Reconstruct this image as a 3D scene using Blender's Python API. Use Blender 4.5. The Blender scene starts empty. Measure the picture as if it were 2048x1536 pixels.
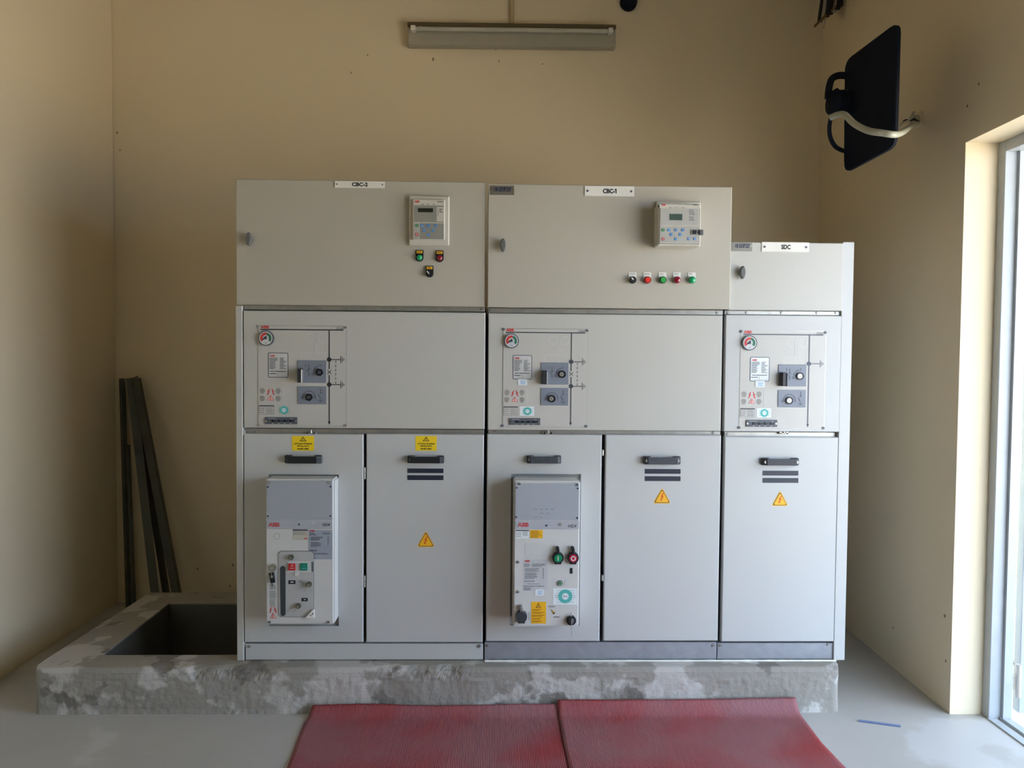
import bpy, bmesh, math, random
from mathutils import Vector, Matrix
random.seed(7)
C = bpy.context.scene.collection
PI = math.pi

# ------------------------------------------------------------------ camera, world, sun, exposure
D = 3.2                      # camera to cabinet fronts (cabinet front plane is y = 0)
PLH = 0.19                   # plinth height
CAM = Vector((0, -D, 1.279 + PLH))
FPX = 1540.0
pitch, yaw, roll = math.radians(-2.004), math.radians(1.332), math.radians(0.457)
FW = Vector((math.sin(yaw) * math.cos(pitch), math.cos(yaw) * math.cos(pitch), math.sin(pitch)))
rt0 = Vector((math.cos(yaw), -math.sin(yaw), 0)); up0 = rt0.cross(FW)
RT = rt0 * math.cos(roll) + up0 * math.sin(roll)
UP = -rt0 * math.sin(roll) + up0 * math.cos(roll)
cd = bpy.data.cameras.new('camera'); cam = bpy.data.objects.new('camera', cd); C.objects.link(cam)
M = Matrix((RT, UP, -FW)).transposed().to_4x4(); M.translation = CAM
cam.matrix_world = M
cd.sensor_width = 36; cd.lens = FPX / 2048 * 36; cd.clip_start = 0.02
bpy.context.scene.camera = cam

W = bpy.data.worlds.new('sky'); bpy.context.scene.world = W; W.use_nodes = True
bg = W.node_tree.nodes['Background']
bg.inputs[0].default_value = (0.57, 0.74, 1.0, 1); bg.inputs[1].default_value = 12.0
sl = bpy.data.lights.new('sun', 'SUN'); sl.energy = 70.0; sl.angle = 0.02; sl.color = (1, .90, .76)
so = bpy.data.objects.new('sun', sl); C.objects.link(so)
so.rotation_euler = (math.radians(18), math.radians(-27), 0)      # sun stands behind the building, it lights the yard only
pl = bpy.data.lights.new('door_portal', 'AREA'); pl.shape = 'RECTANGLE'; pl.size = 2.5; pl.size_y = 2.3
pl.cycles.is_portal = True
po = bpy.data.objects.new('door_portal', pl); C.objects.link(po)
po.location = (2.12, -1.34, 1.15); po.rotation_euler = (PI / 2, 0, PI / 2)
vs = bpy.context.scene.view_settings
vs.view_transform = 'Standard'; vs.look = 'None'; vs.gamma = 1; vs.use_curve_mapping = False
vs.exposure = -0.45
bpy.context.scene.cycles.max_bounces = 12
bpy.context.scene.cycles.diffuse_bounces = 8
bpy.context.scene.cycles.use_denoising = True

# ------------------------------------------------------------------ measuring helpers
def ray(px, py): return RT * ((px - 1024) / FPX) + UP * ((768 - py) / FPX) + FW
def at(px, py, y=0.0):
    d = ray(px, py); return CAM + d * ((y - CAM.y) / d.y)
def atz(px, py, z=0.0):
    d = ray(px, py); return CAM + d * ((z - CAM.z) / d.z)
def atx(px, py, x):
    d = ray(px, py); return CAM + d * ((x - CAM.x) / d.x)
def R4(l, t, r, b, y=0.0):
    """axis-aligned rectangle x0,x1,z0,z1 on the plane y"""
    m = (t + b) / 2; n = (l + r) / 2
    return (at(l, m, y).x, at(r, m, y).x, at(n, b, y).z, at(n, t, y).z)

# ------------------------------------------------------------------ materials
def lin(c): return tuple((v / 255 / 12.92) if v / 255 <= .04045 else ((v / 255 + .055) / 1.055) ** 2.4 for v in c)
MATS = {}
def mat(name, rgb, rough=.5, metal=0, noise=.04, scale=12, bump=0, bscale=60, coat=0, spec=.5):
    if name in MATS: return MATS[name]
    m = bpy.data.materials.new(name); m.use_nodes = True; nt = m.node_tree; b = nt.nodes['Principled BSDF']
    c = lin(rgb)
    b.inputs['Roughness'].default_value = rough; b.inputs['Metallic'].default_value = metal
    b.inputs['Specular IOR Level'].default_value = spec
    if coat: b.inputs['Coat Weight'].default_value = coat
    tc = nt.nodes.new('ShaderNodeTexCoord')
    n = nt.nodes.new('ShaderNodeTexNoise'); n.inputs['Scale'].default_value = scale; n.inputs['Detail'].default_value = 5
    nt.links.new(tc.outputs['Object'], n.inputs['Vector'])
    r = nt.nodes.new('ShaderNodeValToRGB'); r.color_ramp.elements[0].position = .3; r.color_ramp.elements[1].position = .7
    r.color_ramp.elements[0].color = tuple(v * (1 - noise) for v in c) + (1,)
    r.color_ramp.elements[1].color = tuple(min(1, v * (1 + noise)) for v in c) + (1,)
    nt.links.new(n.outputs['Fac'], r.inputs[0]); nt.links.new(r.outputs[0], b.inputs['Base Color'])
    if bump:
        n2 = nt.nodes.new('ShaderNodeTexNoise'); n2.inputs['Scale'].default_value = bscale; n2.inputs['Detail'].default_value = 4
        nt.links.new(tc.outputs['Object'], n2.inputs['Vector'])
        bp = nt.nodes.new('ShaderNodeBump'); bp.inputs['Strength'].default_value = bump; bp.inputs['Distance'].default_value = .01
        nt.links.new(n2.outputs['Fac'], bp.inputs['Height']); nt.links.new(bp.outputs[0], b.inputs['Normal'])
    MATS[name] = m; return m

def speckle(m, rgb, scale, thr, amount=1.0, detail=3, soft=.03):
    """chips and patches of another colour, with a shape of their own"""
    nt = m.node_tree; b = nt.nodes['Principled BSDF']; src = b.inputs['Base Color'].links[0].from_socket
    tc = [x for x in nt.nodes if x.type == 'TEX_COORD'][0]
    n = nt.nodes.new('ShaderNodeTexNoise'); n.inputs['Scale'].default_value = scale; n.inputs['Detail'].default_value = detail
    nt.links.new(tc.outputs['Object'], n.inputs['Vector'])
    r = nt.nodes.new('ShaderNodeValToRGB'); r.color_ramp.elements[0].position = thr; r.color_ramp.elements[1].position = thr + soft
    r.color_ramp.elements[1].color = (amount, amount, amount, 1)
    nt.links.new(n.outputs['Fac'], r.inputs[0])
    mx = nt.nodes.new('ShaderNodeMix'); mx.data_type = 'RGBA'
    nt.links.new(r.outputs[0], mx.inputs[0]); nt.links.new(src, mx.inputs[6]); mx.inputs[7].default_value = lin(rgb) + (1,)
    nt.links.new(mx.outputs[2], b.inputs['Base Color'])
    return m

paint = mat('cabinet_paint', (186, 185, 178), .42, noise=.012, scale=3, bump=.03, bscale=500)
paint2 = mat('door_paint', (187, 188, 186), .4, noise=.012, scale=3, bump=.03, bscale=500)
lvpaint = mat('control_door_paint', (178, 173, 160), .45, noise=.012, scale=2, bump=.03, bscale=500)
galv = mat('galvanised_steel', (172, 170, 164), .42, .75, noise=.10, scale=40)
galvp = mat('zinc_plate', (150, 152, 158), .5, .35, noise=.09, scale=25)
chrome = mat('chrome', (205, 203, 195), .22, 1)
darkgap = mat('carcass_dark', (70, 70, 68), .7)
blackp = mat('black_plastic', (26, 28, 32), .42)
bluk = mat('navy_plastic', (38, 42, 56), .45)
greyh = mat('grey_black_handle', (62, 64, 70), .5, noise=.25, scale=60)
white = mat('white_plate', (226, 224, 216), .45)
ink = mat('black_ink', (34, 36, 38), .6)
inkg = mat('grey_ink', (92, 94, 96), .6)
redk = mat('red_ink', (205, 40, 40), .5)
yel = mat('yellow_label', (240, 205, 30), .5)
yelor = mat('amber_label', (238, 178, 28), .5)
orange = mat('orange_ink', (214, 84, 28), .5)
panelw = mat('operating_panel_grey', (188, 186, 180), .38, noise=.02)
plateb = mat('blue_grey_plate', (124, 130, 142), .42)
platel = mat('light_blue_grey', (160, 165, 173), .42, noise=.02)
coverw = mat('breaker_cover_grey', (200, 200, 197), .42, noise=.015)
bandg = mat('breaker_band', (170, 173, 180), .42)
dkgrey = mat('dark_grey_plate', (86, 90, 98), .5)
gred = mat('gauge_red', (196, 62, 58), .5)
ggreen = mat('gauge_green', (38, 112, 82), .5)
btng = mat('green_button', (12, 150, 92), .25, coat=.5)
btng2 = mat('signal_green', (32, 128, 62), .3, coat=.4)
btnr = mat('red_button', (190, 38, 40), .3, coat=.4)
btnm = mat('maroon_lens', (136, 14, 36), .2, coat=.6)
teal = mat('teal_ink', (84, 178, 172), .5)
stick = mat('white_sticker', (222, 228, 230), .45)
skin = mat('pink_ink', (226, 190, 182), .5)
bluekey = mat('blue_key', (84, 138, 196), .45)
bluel = mat('light_blue_print', (130, 172, 214), .5)
lcd = mat('lcd_dark', (38, 44, 36), .15)
lcd2 = mat('lcd_green', (72, 90, 84), .15)
relayb = mat('relay_bezel', (196, 192, 180), .4)
relayg = mat('relay_face', (140, 139, 130), .45)
relayl = mat('relay_face_light', (172, 171, 164), .45)
metaltag = mat('brushed_tag', (140, 136, 126), .35, .6)
fog = mat('floodlight_black', (20, 25, 36), .75, noise=.1, scale=6, spec=.15)
pvc = mat('pvc_white', (176, 176, 158), .4)
lampw = mat('lamp_white', (168, 164, 150), .4)
lampd = mat('lamp_shade_strip', (92, 78, 54), .5)
steelbar = mat('dull_steel_angle', (84, 86, 76), .6, .1, noise=.2, scale=8)
frm = mat('door_frame_grey', (172, 178, 182), .4)
hingem = mat('hinge_steel', (196, 190, 182), .4, .4)

wallm = mat('cream_wall_paint', (226, 212, 184), .85, noise=.02, scale=1.3, bump=.08, bscale=9)
speckle(wallm, (120, 108, 88), 9, .80)
reveal = wallm
ceilm = mat('ceiling_paint', (206, 198, 180), .9)
floorm = mat('screed_floor', (176, 174, 170), .55, noise=.06, scale=2.2, bump=.05, bscale=30)
speckle(floorm, (196, 196, 196), 1.6, .56, .55, 8)
speckle(floorm, (96, 92, 86), 14, .78, .8)
conc = mat('plinth_concrete', (150, 145, 136), .85, noise=.08, scale=4, bump=.35, bscale=45)
speckle(conc, (188, 184, 178), 4.2, .52, .85, 12)
speckle(conc, (112, 106, 98), 5.5, .60, .85, 10)
pitm = mat('pit_shade', (84, 84, 78), .9, noise=.12, scale=4)  # same cement as the plinth, painted darker for the shade inside the pit

def mat_mat():
    m = mat('red_ribbed_rubber', (146, 48, 50), .62, noise=.07, scale=2.5)
    speckle(m, (138, 104, 108), 1.9, .40, .62, 7, .22)
    nt = m.node_tree; b = nt.nodes['Principled BSDF']
    tc = [x for x in nt.nodes if x.type == 'TEX_COORD'][0]
    w = nt.nodes.new('ShaderNodeTexWave'); w.wave_type = 'BANDS'; w.bands_direction = 'X'; w.inputs['Scale'].default_value = 50
    nt.links.new(tc.outputs['Object'], w.inputs['Vector'])
    bp = nt.nodes.new('ShaderNodeBump'); bp.inputs['Strength'].default_value = .5; bp.inputs['Distance'].default_value = .002
    nt.links.new(w.outputs['Fac'], bp.inputs['Height']); nt.links.new(bp.outputs[0], b.inputs['Normal'])
    return m
rubber = mat_mat()

# ------------------------------------------------------------------ mesh helpers
_txt = {}
def text_geo(s, bold=0.0):
    k = (s, bold)
    if k not in _txt:
        cu = bpy.data.curves.new('t', 'FONT'); cu.body = s; cu.size = 1; cu.resolution_u = 3; cu.offset = bold
        o = bpy.data.objects.new('t', cu); C.objects.link(o)
        dg = bpy.context.evaluated_depsgraph_get(); me = bpy.data.meshes.new_from_object(o.evaluated_get(dg))
        vsx = [(v.co.x, v.co.y) for v in me.vertices]; fs = [tuple(p.vertices) for p in me.polygons]
        bpy.data.objects.remove(o); bpy.data.curves.remove(cu); bpy.data.meshes.remove(me)
        x0 = min(v[0] for v in vsx); x1 = max(v[0] for v in vsx); y0 = min(v[1] for v in vsx); y1 = max(v[1] for v in vsx)
        _txt[k] = ([((x - x0) / (x1 - x0), (y - y0) / (y1 - y0)) for x, y in vsx], fs)
    return _txt[k]

class MB:
    def __init__(s): s.v = []; s.f = []; s.m = []; s.sm = []; s.mats = []
    def mi(s, m):
        if m not in s.mats: s.mats.append(m)
        return s.mats.index(m)
    def add(s, vs_, fs, m, smooth=False):
        o = len(s.v); s.v += [tuple(v) for v in vs_]; k = s.mi(m)
        for f in fs: s.f.append(tuple(i + o for i in f)); s.m.append(k); s.sm.append(smooth)
        return s
    def box(s, x0, x1, y0, y1, z0, z1, m, bev=0, seg=1):
        x0, x1 = sorted((x0, x1)); y0, y1 = sorted((y0, y1)); z0, z1 = sorted((z0, z1))
        bm = bmesh.new()
        bmesh.ops.create_cube(bm, size=1, matrix=Matrix.Translation(((x0 + x1) / 2, (y0 + y1) / 2, (z0 + z1) / 2)) @ Matrix.Diagonal((x1 - x0, y1 - y0, z1 - z0, 1)))
        if bev: bmesh.ops.bevel(bm, geom=list(bm.edges), offset=bev, segments=seg, affect='EDGES')
        bm.verts.index_update()
        s.add([v.co for v in bm.verts], [[v.index for v in f.verts] for f in bm.faces], m); bm.free(); return s
    def cyl(s, c, ax, r, h, m, n=24, r2=None, smooth=True):
        """cylinder from c along ax, length h"""
        c = Vector(c); a = Vector(ax).normalized(); u = a.orthogonal().normalized(); w = a.cross(u)
        r2 = r if r2 is None else r2
        ring = lambda p, q: [p + (u * math.cos(2 * PI * i / n) + w * math.sin(2 * PI * i / n)) * q for i in range(n)]
        A = ring(c, r); B = ring(c + a * h, r2)
        s.add(A + B, [(i, (i + 1) % n, n + (i + 1) % n, n + i) for i in range(n)], m, smooth)
        s.add(B, [tuple(range(n))], m); s.add(A, [tuple(range(n))[::-1]], m); return s
    def dome(s, c, r, h, m, n=24, k=5):
        c = Vector(c); vs_ = []; fs = []
        for j in range(k):
            t = j / k * PI / 2
            for i in range(n):
                a = 2 * PI * i / n
                vs_.append(c + Vector((math.cos(a) * r * math.cos(t), -h * math.sin(t), math.sin(a) * r * math.cos(t))))
        vs_.append(c + Vector((0, -h, 0)))
        for j in range(k - 1):
            for i in range(n): fs.append((j * n + i, j * n + (i + 1) % n, (j + 1) * n + (i + 1) % n, (j + 1) * n + i))
        for i in range(n): fs.append(((k - 1) * n + i, (k - 1) * n + (i + 1) % n, k * n))
        s.add(vs_, fs, m, True); return s
    def tube(s, pts, r, m, n=12):
        pts = [Vector(p) for p in pts]; vs_ = []; fs = []
        prev = None
        for i, p in enumerate(pts):
            t = (pts[min(i + 1, len(pts) - 1)] - pts[max(i - 1, 0)]).normalized()
            u = t.orthogonal().normalized() if prev is None else (prev - t * prev.dot(t)).normalized()
            prev = u; w = t.cross(u); rr = r[i] if isinstance(r, (list, tuple)) else r
            vs_ += [p + (u * math.cos(2 * PI * k / n) + w * math.sin(2 * PI * k / n)) * rr for k in range(n)]
        for i in range(len(pts) - 1):
            for k in range(n): fs.append((i * n + k, i * n + (k + 1) % n, (i + 1) * n + (k + 1) % n, (i + 1) * n + k))
        s.add(vs_, fs, m, True)
        s.add(vs_[:n], [tuple(range(n))[::-1]], m); s.add(vs_[-n:], [tuple(range(n))], m); return s
    def poly(s, pts, y0, y1, m):
        """xz polygon extruded from y0 to y1"""
        n = len(pts); A = [(x, y0, z) for x, z in pts]; B = [(x, y1, z) for x, z in pts]
        s.add(A + B, [tuple(range(n)), tuple(range(n, 2 * n))[::-1]] + [(i, i + n, (i + 1) % n + n, (i + 1) % n) for i in range(n)], m); return s
    def line(s, a, b, w, y, m, t=.0006):
        a = Vector((a[0], a[1])); b = Vector((b[0], b[1])); d = (b - a).normalized(); nn = Vector((-d.y, d.x)) * w / 2
        return s.poly([tuple(a + nn), tuple(a - nn), tuple(b - nn), tuple(b + nn)], y - t, y, m)
    def pline(s, pts, w, y, m):
        for a, b in zip(pts, pts[1:]): s.line(a, b, w, y, m)
        return s
    def arc(s, cx, cz, r0, r1, a0, a1, y, m, n=24, t=.0006):
        vs_ = []; fs = []
        for i in range(n + 1):
            a = math.radians(a0 + (a1 - a0) * i / n)
            vs_ += [(cx + r * math.cos(a), y - t, cz + r * math.sin(a)) for r in (r0, r1)]
        for i in range(n): fs.append((2 * i, 2 * i + 1, 2 * i + 3, 2 * i + 2))
        return s.add(vs_, fs, m)
    def text(s, st, x0, x1, z0, z1, y, m, bold=0.0):
        vs_, fs = text_geo(st, bold)
        return s.add([(x0 + (x1 - x0) * u, y - .0007, z0 + (z1 - z0) * v) for u, v in vs_], fs, m)
    def lines(s, x0, x1, z0, z1, n, y, m, fill=.45, ragged=.4, seed=1):
        """rows of small print"""
        rr = random.Random(seed); h = (z1 - z0) / n
        for i in range(n):
            L = (x1 - x0) * (1 - ragged * rr.random()); zz = z1 - h * (i + .5)
            x = x0
            while x < x0 + L:
                w = min((x1 - x0) * (.05 + .13 * rr.random()), x0 + L - x)
                s.poly([(x, zz + h * fill / 2), (x, zz - h * fill / 2), (x + w, zz - h * fill / 2), (x + w, zz + h * fill / 2)], y - .0006, y, m)
                x += w + (x1 - x0) * .02
        return s
    def build(s, name, parent=None, loc=None):
        me = bpy.data.meshes.new(name); me.from_pydata(s.v, [], s.f)
        for m in s.mats: me.materials.append(m)
        for p, k, q in zip(me.polygons, s.m, s.sm): p.material_index = k; p.use_smooth = q
        me.update()
        bm = bmesh.new(); bm.from_mesh(me); bmesh.ops.recalc_face_normals(bm, faces=list(bm.faces)); bm.to_mesh(me); bm.free()
        o = bpy.data.objects.new(name, me); C.objects.link(o)
        if parent:
            o.parent = parent
            w = parent.location.copy(); q = parent.parent
            while q: w += q.location; q = q.parent
            me.transform(Matrix.Translation(-w))
        elif loc is not None:
            me.transform(Matrix.Translation(-Vector(loc))); o.location = loc
        return o

def tag(o, label, cat, group=None):
    o['label'] = label; o['category'] = cat
    if group: o['group'] = group
    return o
def thing(name, label, cat, loc, group=None):
    o = bpy.data.objects.new(name, None); C.objects.link(o); o.location = loc; o.empty_display_size = .1
    return tag(o, label, cat, group)
def struct(name, mb, parent=None):
    o = mb.build(name, parent)
    if not parent: o['kind'] = 'structure'
    return o
def screw(mb, px, py, y, r=.006, m=None, h=.004):
    p = at(px, py, y); mb.cyl((p.x, y, p.z), (0, -1, 0), r, h, m or galv, 14, r * .8)
    mb.line((p.x - r * .6, p.z - r * .3), (p.x + r * .6, p.z + r * .3), r * .25, y - h, ink)
def prect(mb, l, t, r, b, y, m, th=.0006, bev=0, y1=None):
    x0, x1, z0, z1 = R4(l, t, r, b, y)
    return mb.box(x0, x1, y - th, y if y1 is None else y1, z0, z1, m, bev)
def pxy(px, py, y=0.0): p = at(px, py, y); return (p.x, p.z)

def abb(mb, l, t, r, b, y, m=None, bgm=None):
    """three block capitals cut by thin gaps"""
    x0, x1, z0, z1 = R4(l, t, r, b, y); m = m or redk
    mb.text('ABB', x0, x1, z0, z1, y, m, .03)
    if bgm:                                     # the thin cuts through the three letters
        mb.box(x0 - .001, x1 + .001, y - .0012, y - .0008, (z0 + z1) / 2 - .0003, (z0 + z1) / 2 + .0003, bgm)
        for u in (.17, .50, .84): xx = x0 + (x1 - x0) * u; mb.box(xx - .0003, xx + .0003, y - .0012, y - .0008, z0 - .001, z1 + .001, bgm)
def door_mesh(rect, y0, y1, m, hole=None, ch=.003):
    """sheet-steel door with folded edges; optional cut-out"""
    mb = MB(); x0, x1, z0, z1 = rect
    o = [(x0, z0), (x1, z0), (x1, z1), (x0, z1)]
    q = [(x0 + ch, z0 + ch), (x1 - ch, z0 + ch), (x1 - ch, z1 - ch), (x0 + ch, z1 - ch)]
    V = [(x, y1, z) for x, z in o] + [(x, y0 + ch, z) for x, z in o] + [(x, y0, z) for x, z in q]
    F = []
    for i in range(4):
        j = (i + 1) % 4; F += [(i, j, 4 + j, 4 + i), (4 + i, 4 + j, 8 + j, 8 + i)]
    if hole:
        hx0, hx1, hz0, hz1 = hole; h = [(hx0, hz0), (hx1, hz0), (hx1, hz1), (hx0, hz1)]
        V += [(x, y0, z) for x, z in h] + [(x, y1, z) for x, z in h]
        for i in range(4):
            j = (i + 1) % 4; F += [(8 + i, 8 + j, 12 + j, 12 + i), (12 + i, 12 + j, 16 + j, 16 + i), (16 + i, 16 + j, j, i)]
    else: F += [(8, 9, 10, 11), (3, 2, 1, 0)]
    return mb.add(V, F, m)

# ------------------------------------------------------------------ room shell
YB_L, YB_R = 4.551 - D, 4.645 - D
XL = -2.214
def xr(y): return 1.902 + .0333 * (y + D - 3.107)
H = 4.0; Y0 = -6.2
JY = 3.107 - D               # far jamb of the doorway
DJ = JY - 2.5               # near jamb of the doorway
DH = atx(1932, 285, xr(JY)).z
TW = .20
def slab(pts, z0, z1, m, name, parent=None):
    mb = MB(); n = len(pts); V = [(x, y, z0) for x, y in pts] + [(x, y, z1) for x, y in pts]
    mb.add(V, [tuple(range(n))[::-1], tuple(range(n, 2 * n))] + [(i, (i + 1) % n, (i + 1) % n + n, i + n) for i in range(n)], m)
    if name is None: return mb
    return struct(name, mb, parent)
PX0, PX1, PY0 = -1.62, -1.03, .0
PTOP = PLH
pf = -.07                    # plinth front
pit_f = atz(205, 1310, PTOP); pit_b = atz(338, 1206, PTOP)
pl_l = at(66, 1380, pf).x; pl_r = at(1682, 1380, pf).x
pl_b = atz(300, 1185, PTOP).y
PX0 = pit_f.x; PY0 = pit_f.y; PY1 = pit_b.y; PX1 = at(474, 1300, 0).x + .02
# floor in four pieces around the pit, one mesh
fm = MB()
for (a, b, c, d) in ((XL - .2, 2.1, Y0, PY0), (XL - .2, min(PX0, pit_b.x) - .01, PY0, PY1), (PX1, 2.1, PY0, PY1), (XL - .2, 2.1, PY1, 1.7)):
    fm.box(a, b, c, d, -.15, 0, floorm)
struct('floor', fm)
slab([(XL, Y0), (XL, YB_L), (XL - .2, YB_L), (XL - .2, Y0)], 0, H, wallm, 'wall_left')
slab([(XL - .2, YB_L), (xr(YB_R) + .2, YB_R), (xr(YB_R) + .2, YB_R + .2), (XL - .2, YB_L + .2)], 0, H, wallm, 'wall_back')
slab([(XL - .2, Y0 - .2), (2.1, Y0 - .2), (2.1, Y0), (XL - .2, Y0)], 0, H, wallm, 'wall_front')
slab([(XL - .2, Y0 - .2), (2.1, Y0 - .2), (2.1, 1.7), (XL - .2, 1.7)], H, H + .15, ceilm, 'ceiling')
# right wall with the doorway, one mesh
rw = MB()
def wseg(ya, yb, z0, z1):
    P = [(xr(ya), ya), (xr(ya) + TW, ya), (xr(yb) + TW, yb), (xr(yb), yb)]
    V = [(x, y, z0) for x, y in P] + [(x, y, z1) for x, y in P]
    rw.add(V, [(3, 2, 1, 0), (4, 5, 6, 7)] + [(i, (i + 1) % 4, (i + 1) % 4 + 4, i + 4) for i in range(4)], wallm)
wseg(JY, YB_R, 0, H); wseg(Y0, DJ, 0, H); wseg(DJ, JY, DH, H)
struct('wall_right', rw)
# small dark flakes and plaster chips on the walls
chips = MB()
def chip_b(px, py, s):
    d = ray(px, py); n = Vector((-(YB_R - YB_L), xr(YB_R) - XL, 0)).normalized(); p0 = Vector((XL, YB_L, 0))
    return CAM + d * ((p0 - CAM).dot(n) / d.dot(n))

# doorway: steel frame, hinges, threshold, open leaf
door = bpy.data.objects.new('door_1', None); C.objects.link(door); door['kind'] = 'structure'; door.location = (xr(JY) + .14, JY, 0)
xf = xr(JY) + .135
f = MB()
for (ya, yb, z0, z1) in ((JY - .045, JY, 0, DH), (DJ, DJ + .045, 0, DH), (DJ + .045, JY - .045, DH - .045, DH)):
    f.box(xf, xf + .085, ya, yb, z0, z1, frm, .002)
f.box(xf + .05, xf + .085, JY - .06, JY - .045, 0, DH - .045, frm)
f.build('door_frame', door)
t = MB(); t.box(xf - .005, xf + .03, DJ + .045, JY - .045, 0, .006, frm); t.box(xf + .045, xf + .08, DJ + .045, JY - .045, 0, .012, frm); t.build('threshold', door)
je = MB(); je.box(xf + .086, at(2026, 900, JY - .03).x, JY - .03, JY, 0, DH - .02, mat('outer_jamb_plaster', (206, 206, 204), .8)); je.build('outer_jamb', door)
for (pt, pb_) in ((525, 558), (890, 928), (1346, 1378)):
    h = MB(); yh = JY - .032; A = at(2012, pt, yh); B = at(2027, pb_, yh)
    h.box(A.x, B.x, yh - .006, yh, B.z, A.z, hingem, .001)
    h.cyl((B.x + .012, yh - .010, B.z - .03), (0, 0, 1), .011, A.z - B.z + .07, hingem, 14)
    for qx in (.25, .75):
        for qz in (.25, .75): h.cyl((A.x + (B.x - A.x) * qx, yh - .006, B.z + (A.z - B.z) * qz), (0, -1, 0), .004, .002, galv, 10)
    h.build('hinge', door)
lf = MB(); lf.box(at(2042, 900, JY).x, at(2042, 900, JY).x + 1.1, JY - .035, JY + .005, .02, DH - .03, frm, .003)
lf.build('door_leaf', door)

# added slab over the doorway, out of view, cuts the high sky light
cn = MB(); cn.box(xr(DJ) + TW + .01, xr(DJ) + TW + 1.35, DJ - .6, JY + .6, DH + .25, DH + .37, mat('blocker_concrete', (176, 172, 162), .9)); struct('sky_blocker', cn)
# ------------------------------------------------------------------ outdoors
g = MB(); g.box(2.12, 22, -16, 1.9, -.25, -.05, mat('yard_concrete', (190, 180, 162), .85, noise=.08, scale=3)); g.box(2.12, 3.2, 1.9, 6, -.25, -.05, MATS['yard_concrete']); struct('ground', g)
fld = mat('grass_field', (132, 148, 78), .95, noise=.3, scale=8, bump=.5, bscale=40)
g = MB(); g.box(3.2, 22, 1.9, 16, -.35, -.06, fld); o = g.build('grass_lawn'); o['kind'] = 'stuff'; tag(o, 'sunlit green grass beyond the doorway', 'grass')
peb = MB(); rr = random.Random(3); pebm = mat('pale_pebble', (214, 210, 204), .7, noise=.2, scale=30)
for i in range(1100):
    x = 2.55 + rr.random() * 1.1; y = .55 + rr.random() * 1.2; r = .018 + rr.random() * .022
    bm = bmesh.new(); bmesh.ops.create_icosphere(bm, subdivisions=1, radius=r, matrix=Matrix.Translation((x, y, -.05 + r * .5 + rr.random() * .03)) @ Matrix.Rotation(rr.random() * 6, 4, 'Z') @ Matrix.Diagonal((1.2, .9, .7, 1)))
    bm.verts.index_update(); peb.add([v.co for v in bm.verts], [[v.index for v in q.verts] for q in bm.faces], pebm); bm.free()
o = peb.build('pebbles'); o['kind'] = 'stuff'; tag(o, 'pale pebbles lying outside by the door hinge side', 'pebbles')
pp = MB(); a = atx(2034, 1196, 2.75)
pp.cyl((xr(a.y) + TW, a.y + .02, a.z), (1, 0, 0), .055, 1.6, pvc, 20); pp.cyl((2.62, a.y + .02, a.z), (1, 0, 0), .064, .09, pvc, 20)
tag(pp.build('drain_pipe', loc=(2.5, a.y, -.05)), 'white plastic drain pipe lying outside past the door frame', 'pipe')
bk = MB(); brick = mat('brick_infill', (190, 120, 90), .9); blk = mat('pillar_mortar', (186, 184, 180), .9, noise=.12, scale=6)
bk.box(7.7, 10.5, 8.8, 10.5, -.06, 5.6, blk)
for k in range(5):
    for i in range(5): bk.box(7.9 + i * .28 + (k % 2) * .1, 8.14 + i * .28 + (k % 2) * .1, 8.77, 8.8, 3.75 + k * .13, 3.85 + k * .13, brick, .004)
tag(bk.build('masonry_building', loc=(9, 9, -.06)), 'pale grey masonry building with a patch of brick far beyond the doorway', 'building')

# ------------------------------------------------------------------ plinth with the open cable pit
def n3(x, y, s, seed=0):
    from mathutils import noise
    return noise.noise(Vector((x * s, y * s, seed)))
pm = MB(); NX = 420; V = []; F = []
prof_n = None
for i in range(NX + 1):
    x = pl_l + (pl_r - pl_l) * i / NX
    ez = min((x - pl_l), (pl_r - x), .03) / .03; ez = math.sqrt(max(0, 1 - (1 - ez) ** 2))
    chipf = .0
    if at(270, 1337, pf).x < x < at(965, 1337, pf).x:
        gap_ = at(470, 0, pf).x < x < at(550, 0, pf).x
        chipf = max(0, n3(x, 0, 9, 1) + .3) * .04
        xe = at(965, 1337, pf).x - x; chipf *= min(1, max(0, xe / .12)) * min(1, (x - at(270, 1337, pf).x) / .1)
        chipf *= max(0.1, min(1, n3(x, 0, 2.2, 5) * 3 + .6))
    fy = pf + (1 - ez) * .03
    prof = [(fy - .004 - .006 * abs(n3(x, 1, 30)), 0.0)]
    for z in (.02, .045, .07, .095, .12, .135): prof.append((fy + .006 * n3(x, z, 8, 3) + .002 * n3(x, z, 40, 4), z))
    rgh = lambda k: chipf * (.35 * n3(x, k * .37, 45, 6) + .2 * n3(x, k * .9, 110, 8))
    for k, z in enumerate((.148, .160, .170)): q_ = max(0, z - (PTOP - .03 - chipf * 1.1)); prof.append((fy + q_ * .45 * min(1, chipf / .02) + rgh(k), min(z, PTOP - .006 - chipf * .5 - .002 * (3 - k))))
    prof += [(fy + .004 + chipf * .5 + rgh(4), PTOP - .004 - chipf * .5 + rgh(7) * .4), (fy + .008 + chipf * .9 + rgh(5), PTOP - .002 - chipf * .28 + rgh(9) * .3), (fy + .016 + chipf * 1.3, PTOP - .0005), (PY0 + .004 * n3(x, 9, 6) if x < PX1 else PY0, PTOP), (PY0, -.0)]
    prof_n = len(prof); V += [(x, y, z) for y, z in prof]
for i in range(NX):
    for j in range(prof_n - 1): F.append((i * prof_n + j, (i + 1) * prof_n + j, (i + 1) * prof_n + j + 1, i * prof_n + j + 1))
F.append(tuple(range(prof_n))); F.append(tuple(NX * prof_n + j for j in range(prof_n))[::-1])
pm.add(V, F, conc)
pm.box(PX1, pl_r - .004, PY0, pl_b, 0, PTOP, conc)                 # solid part under the cabinets
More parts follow.
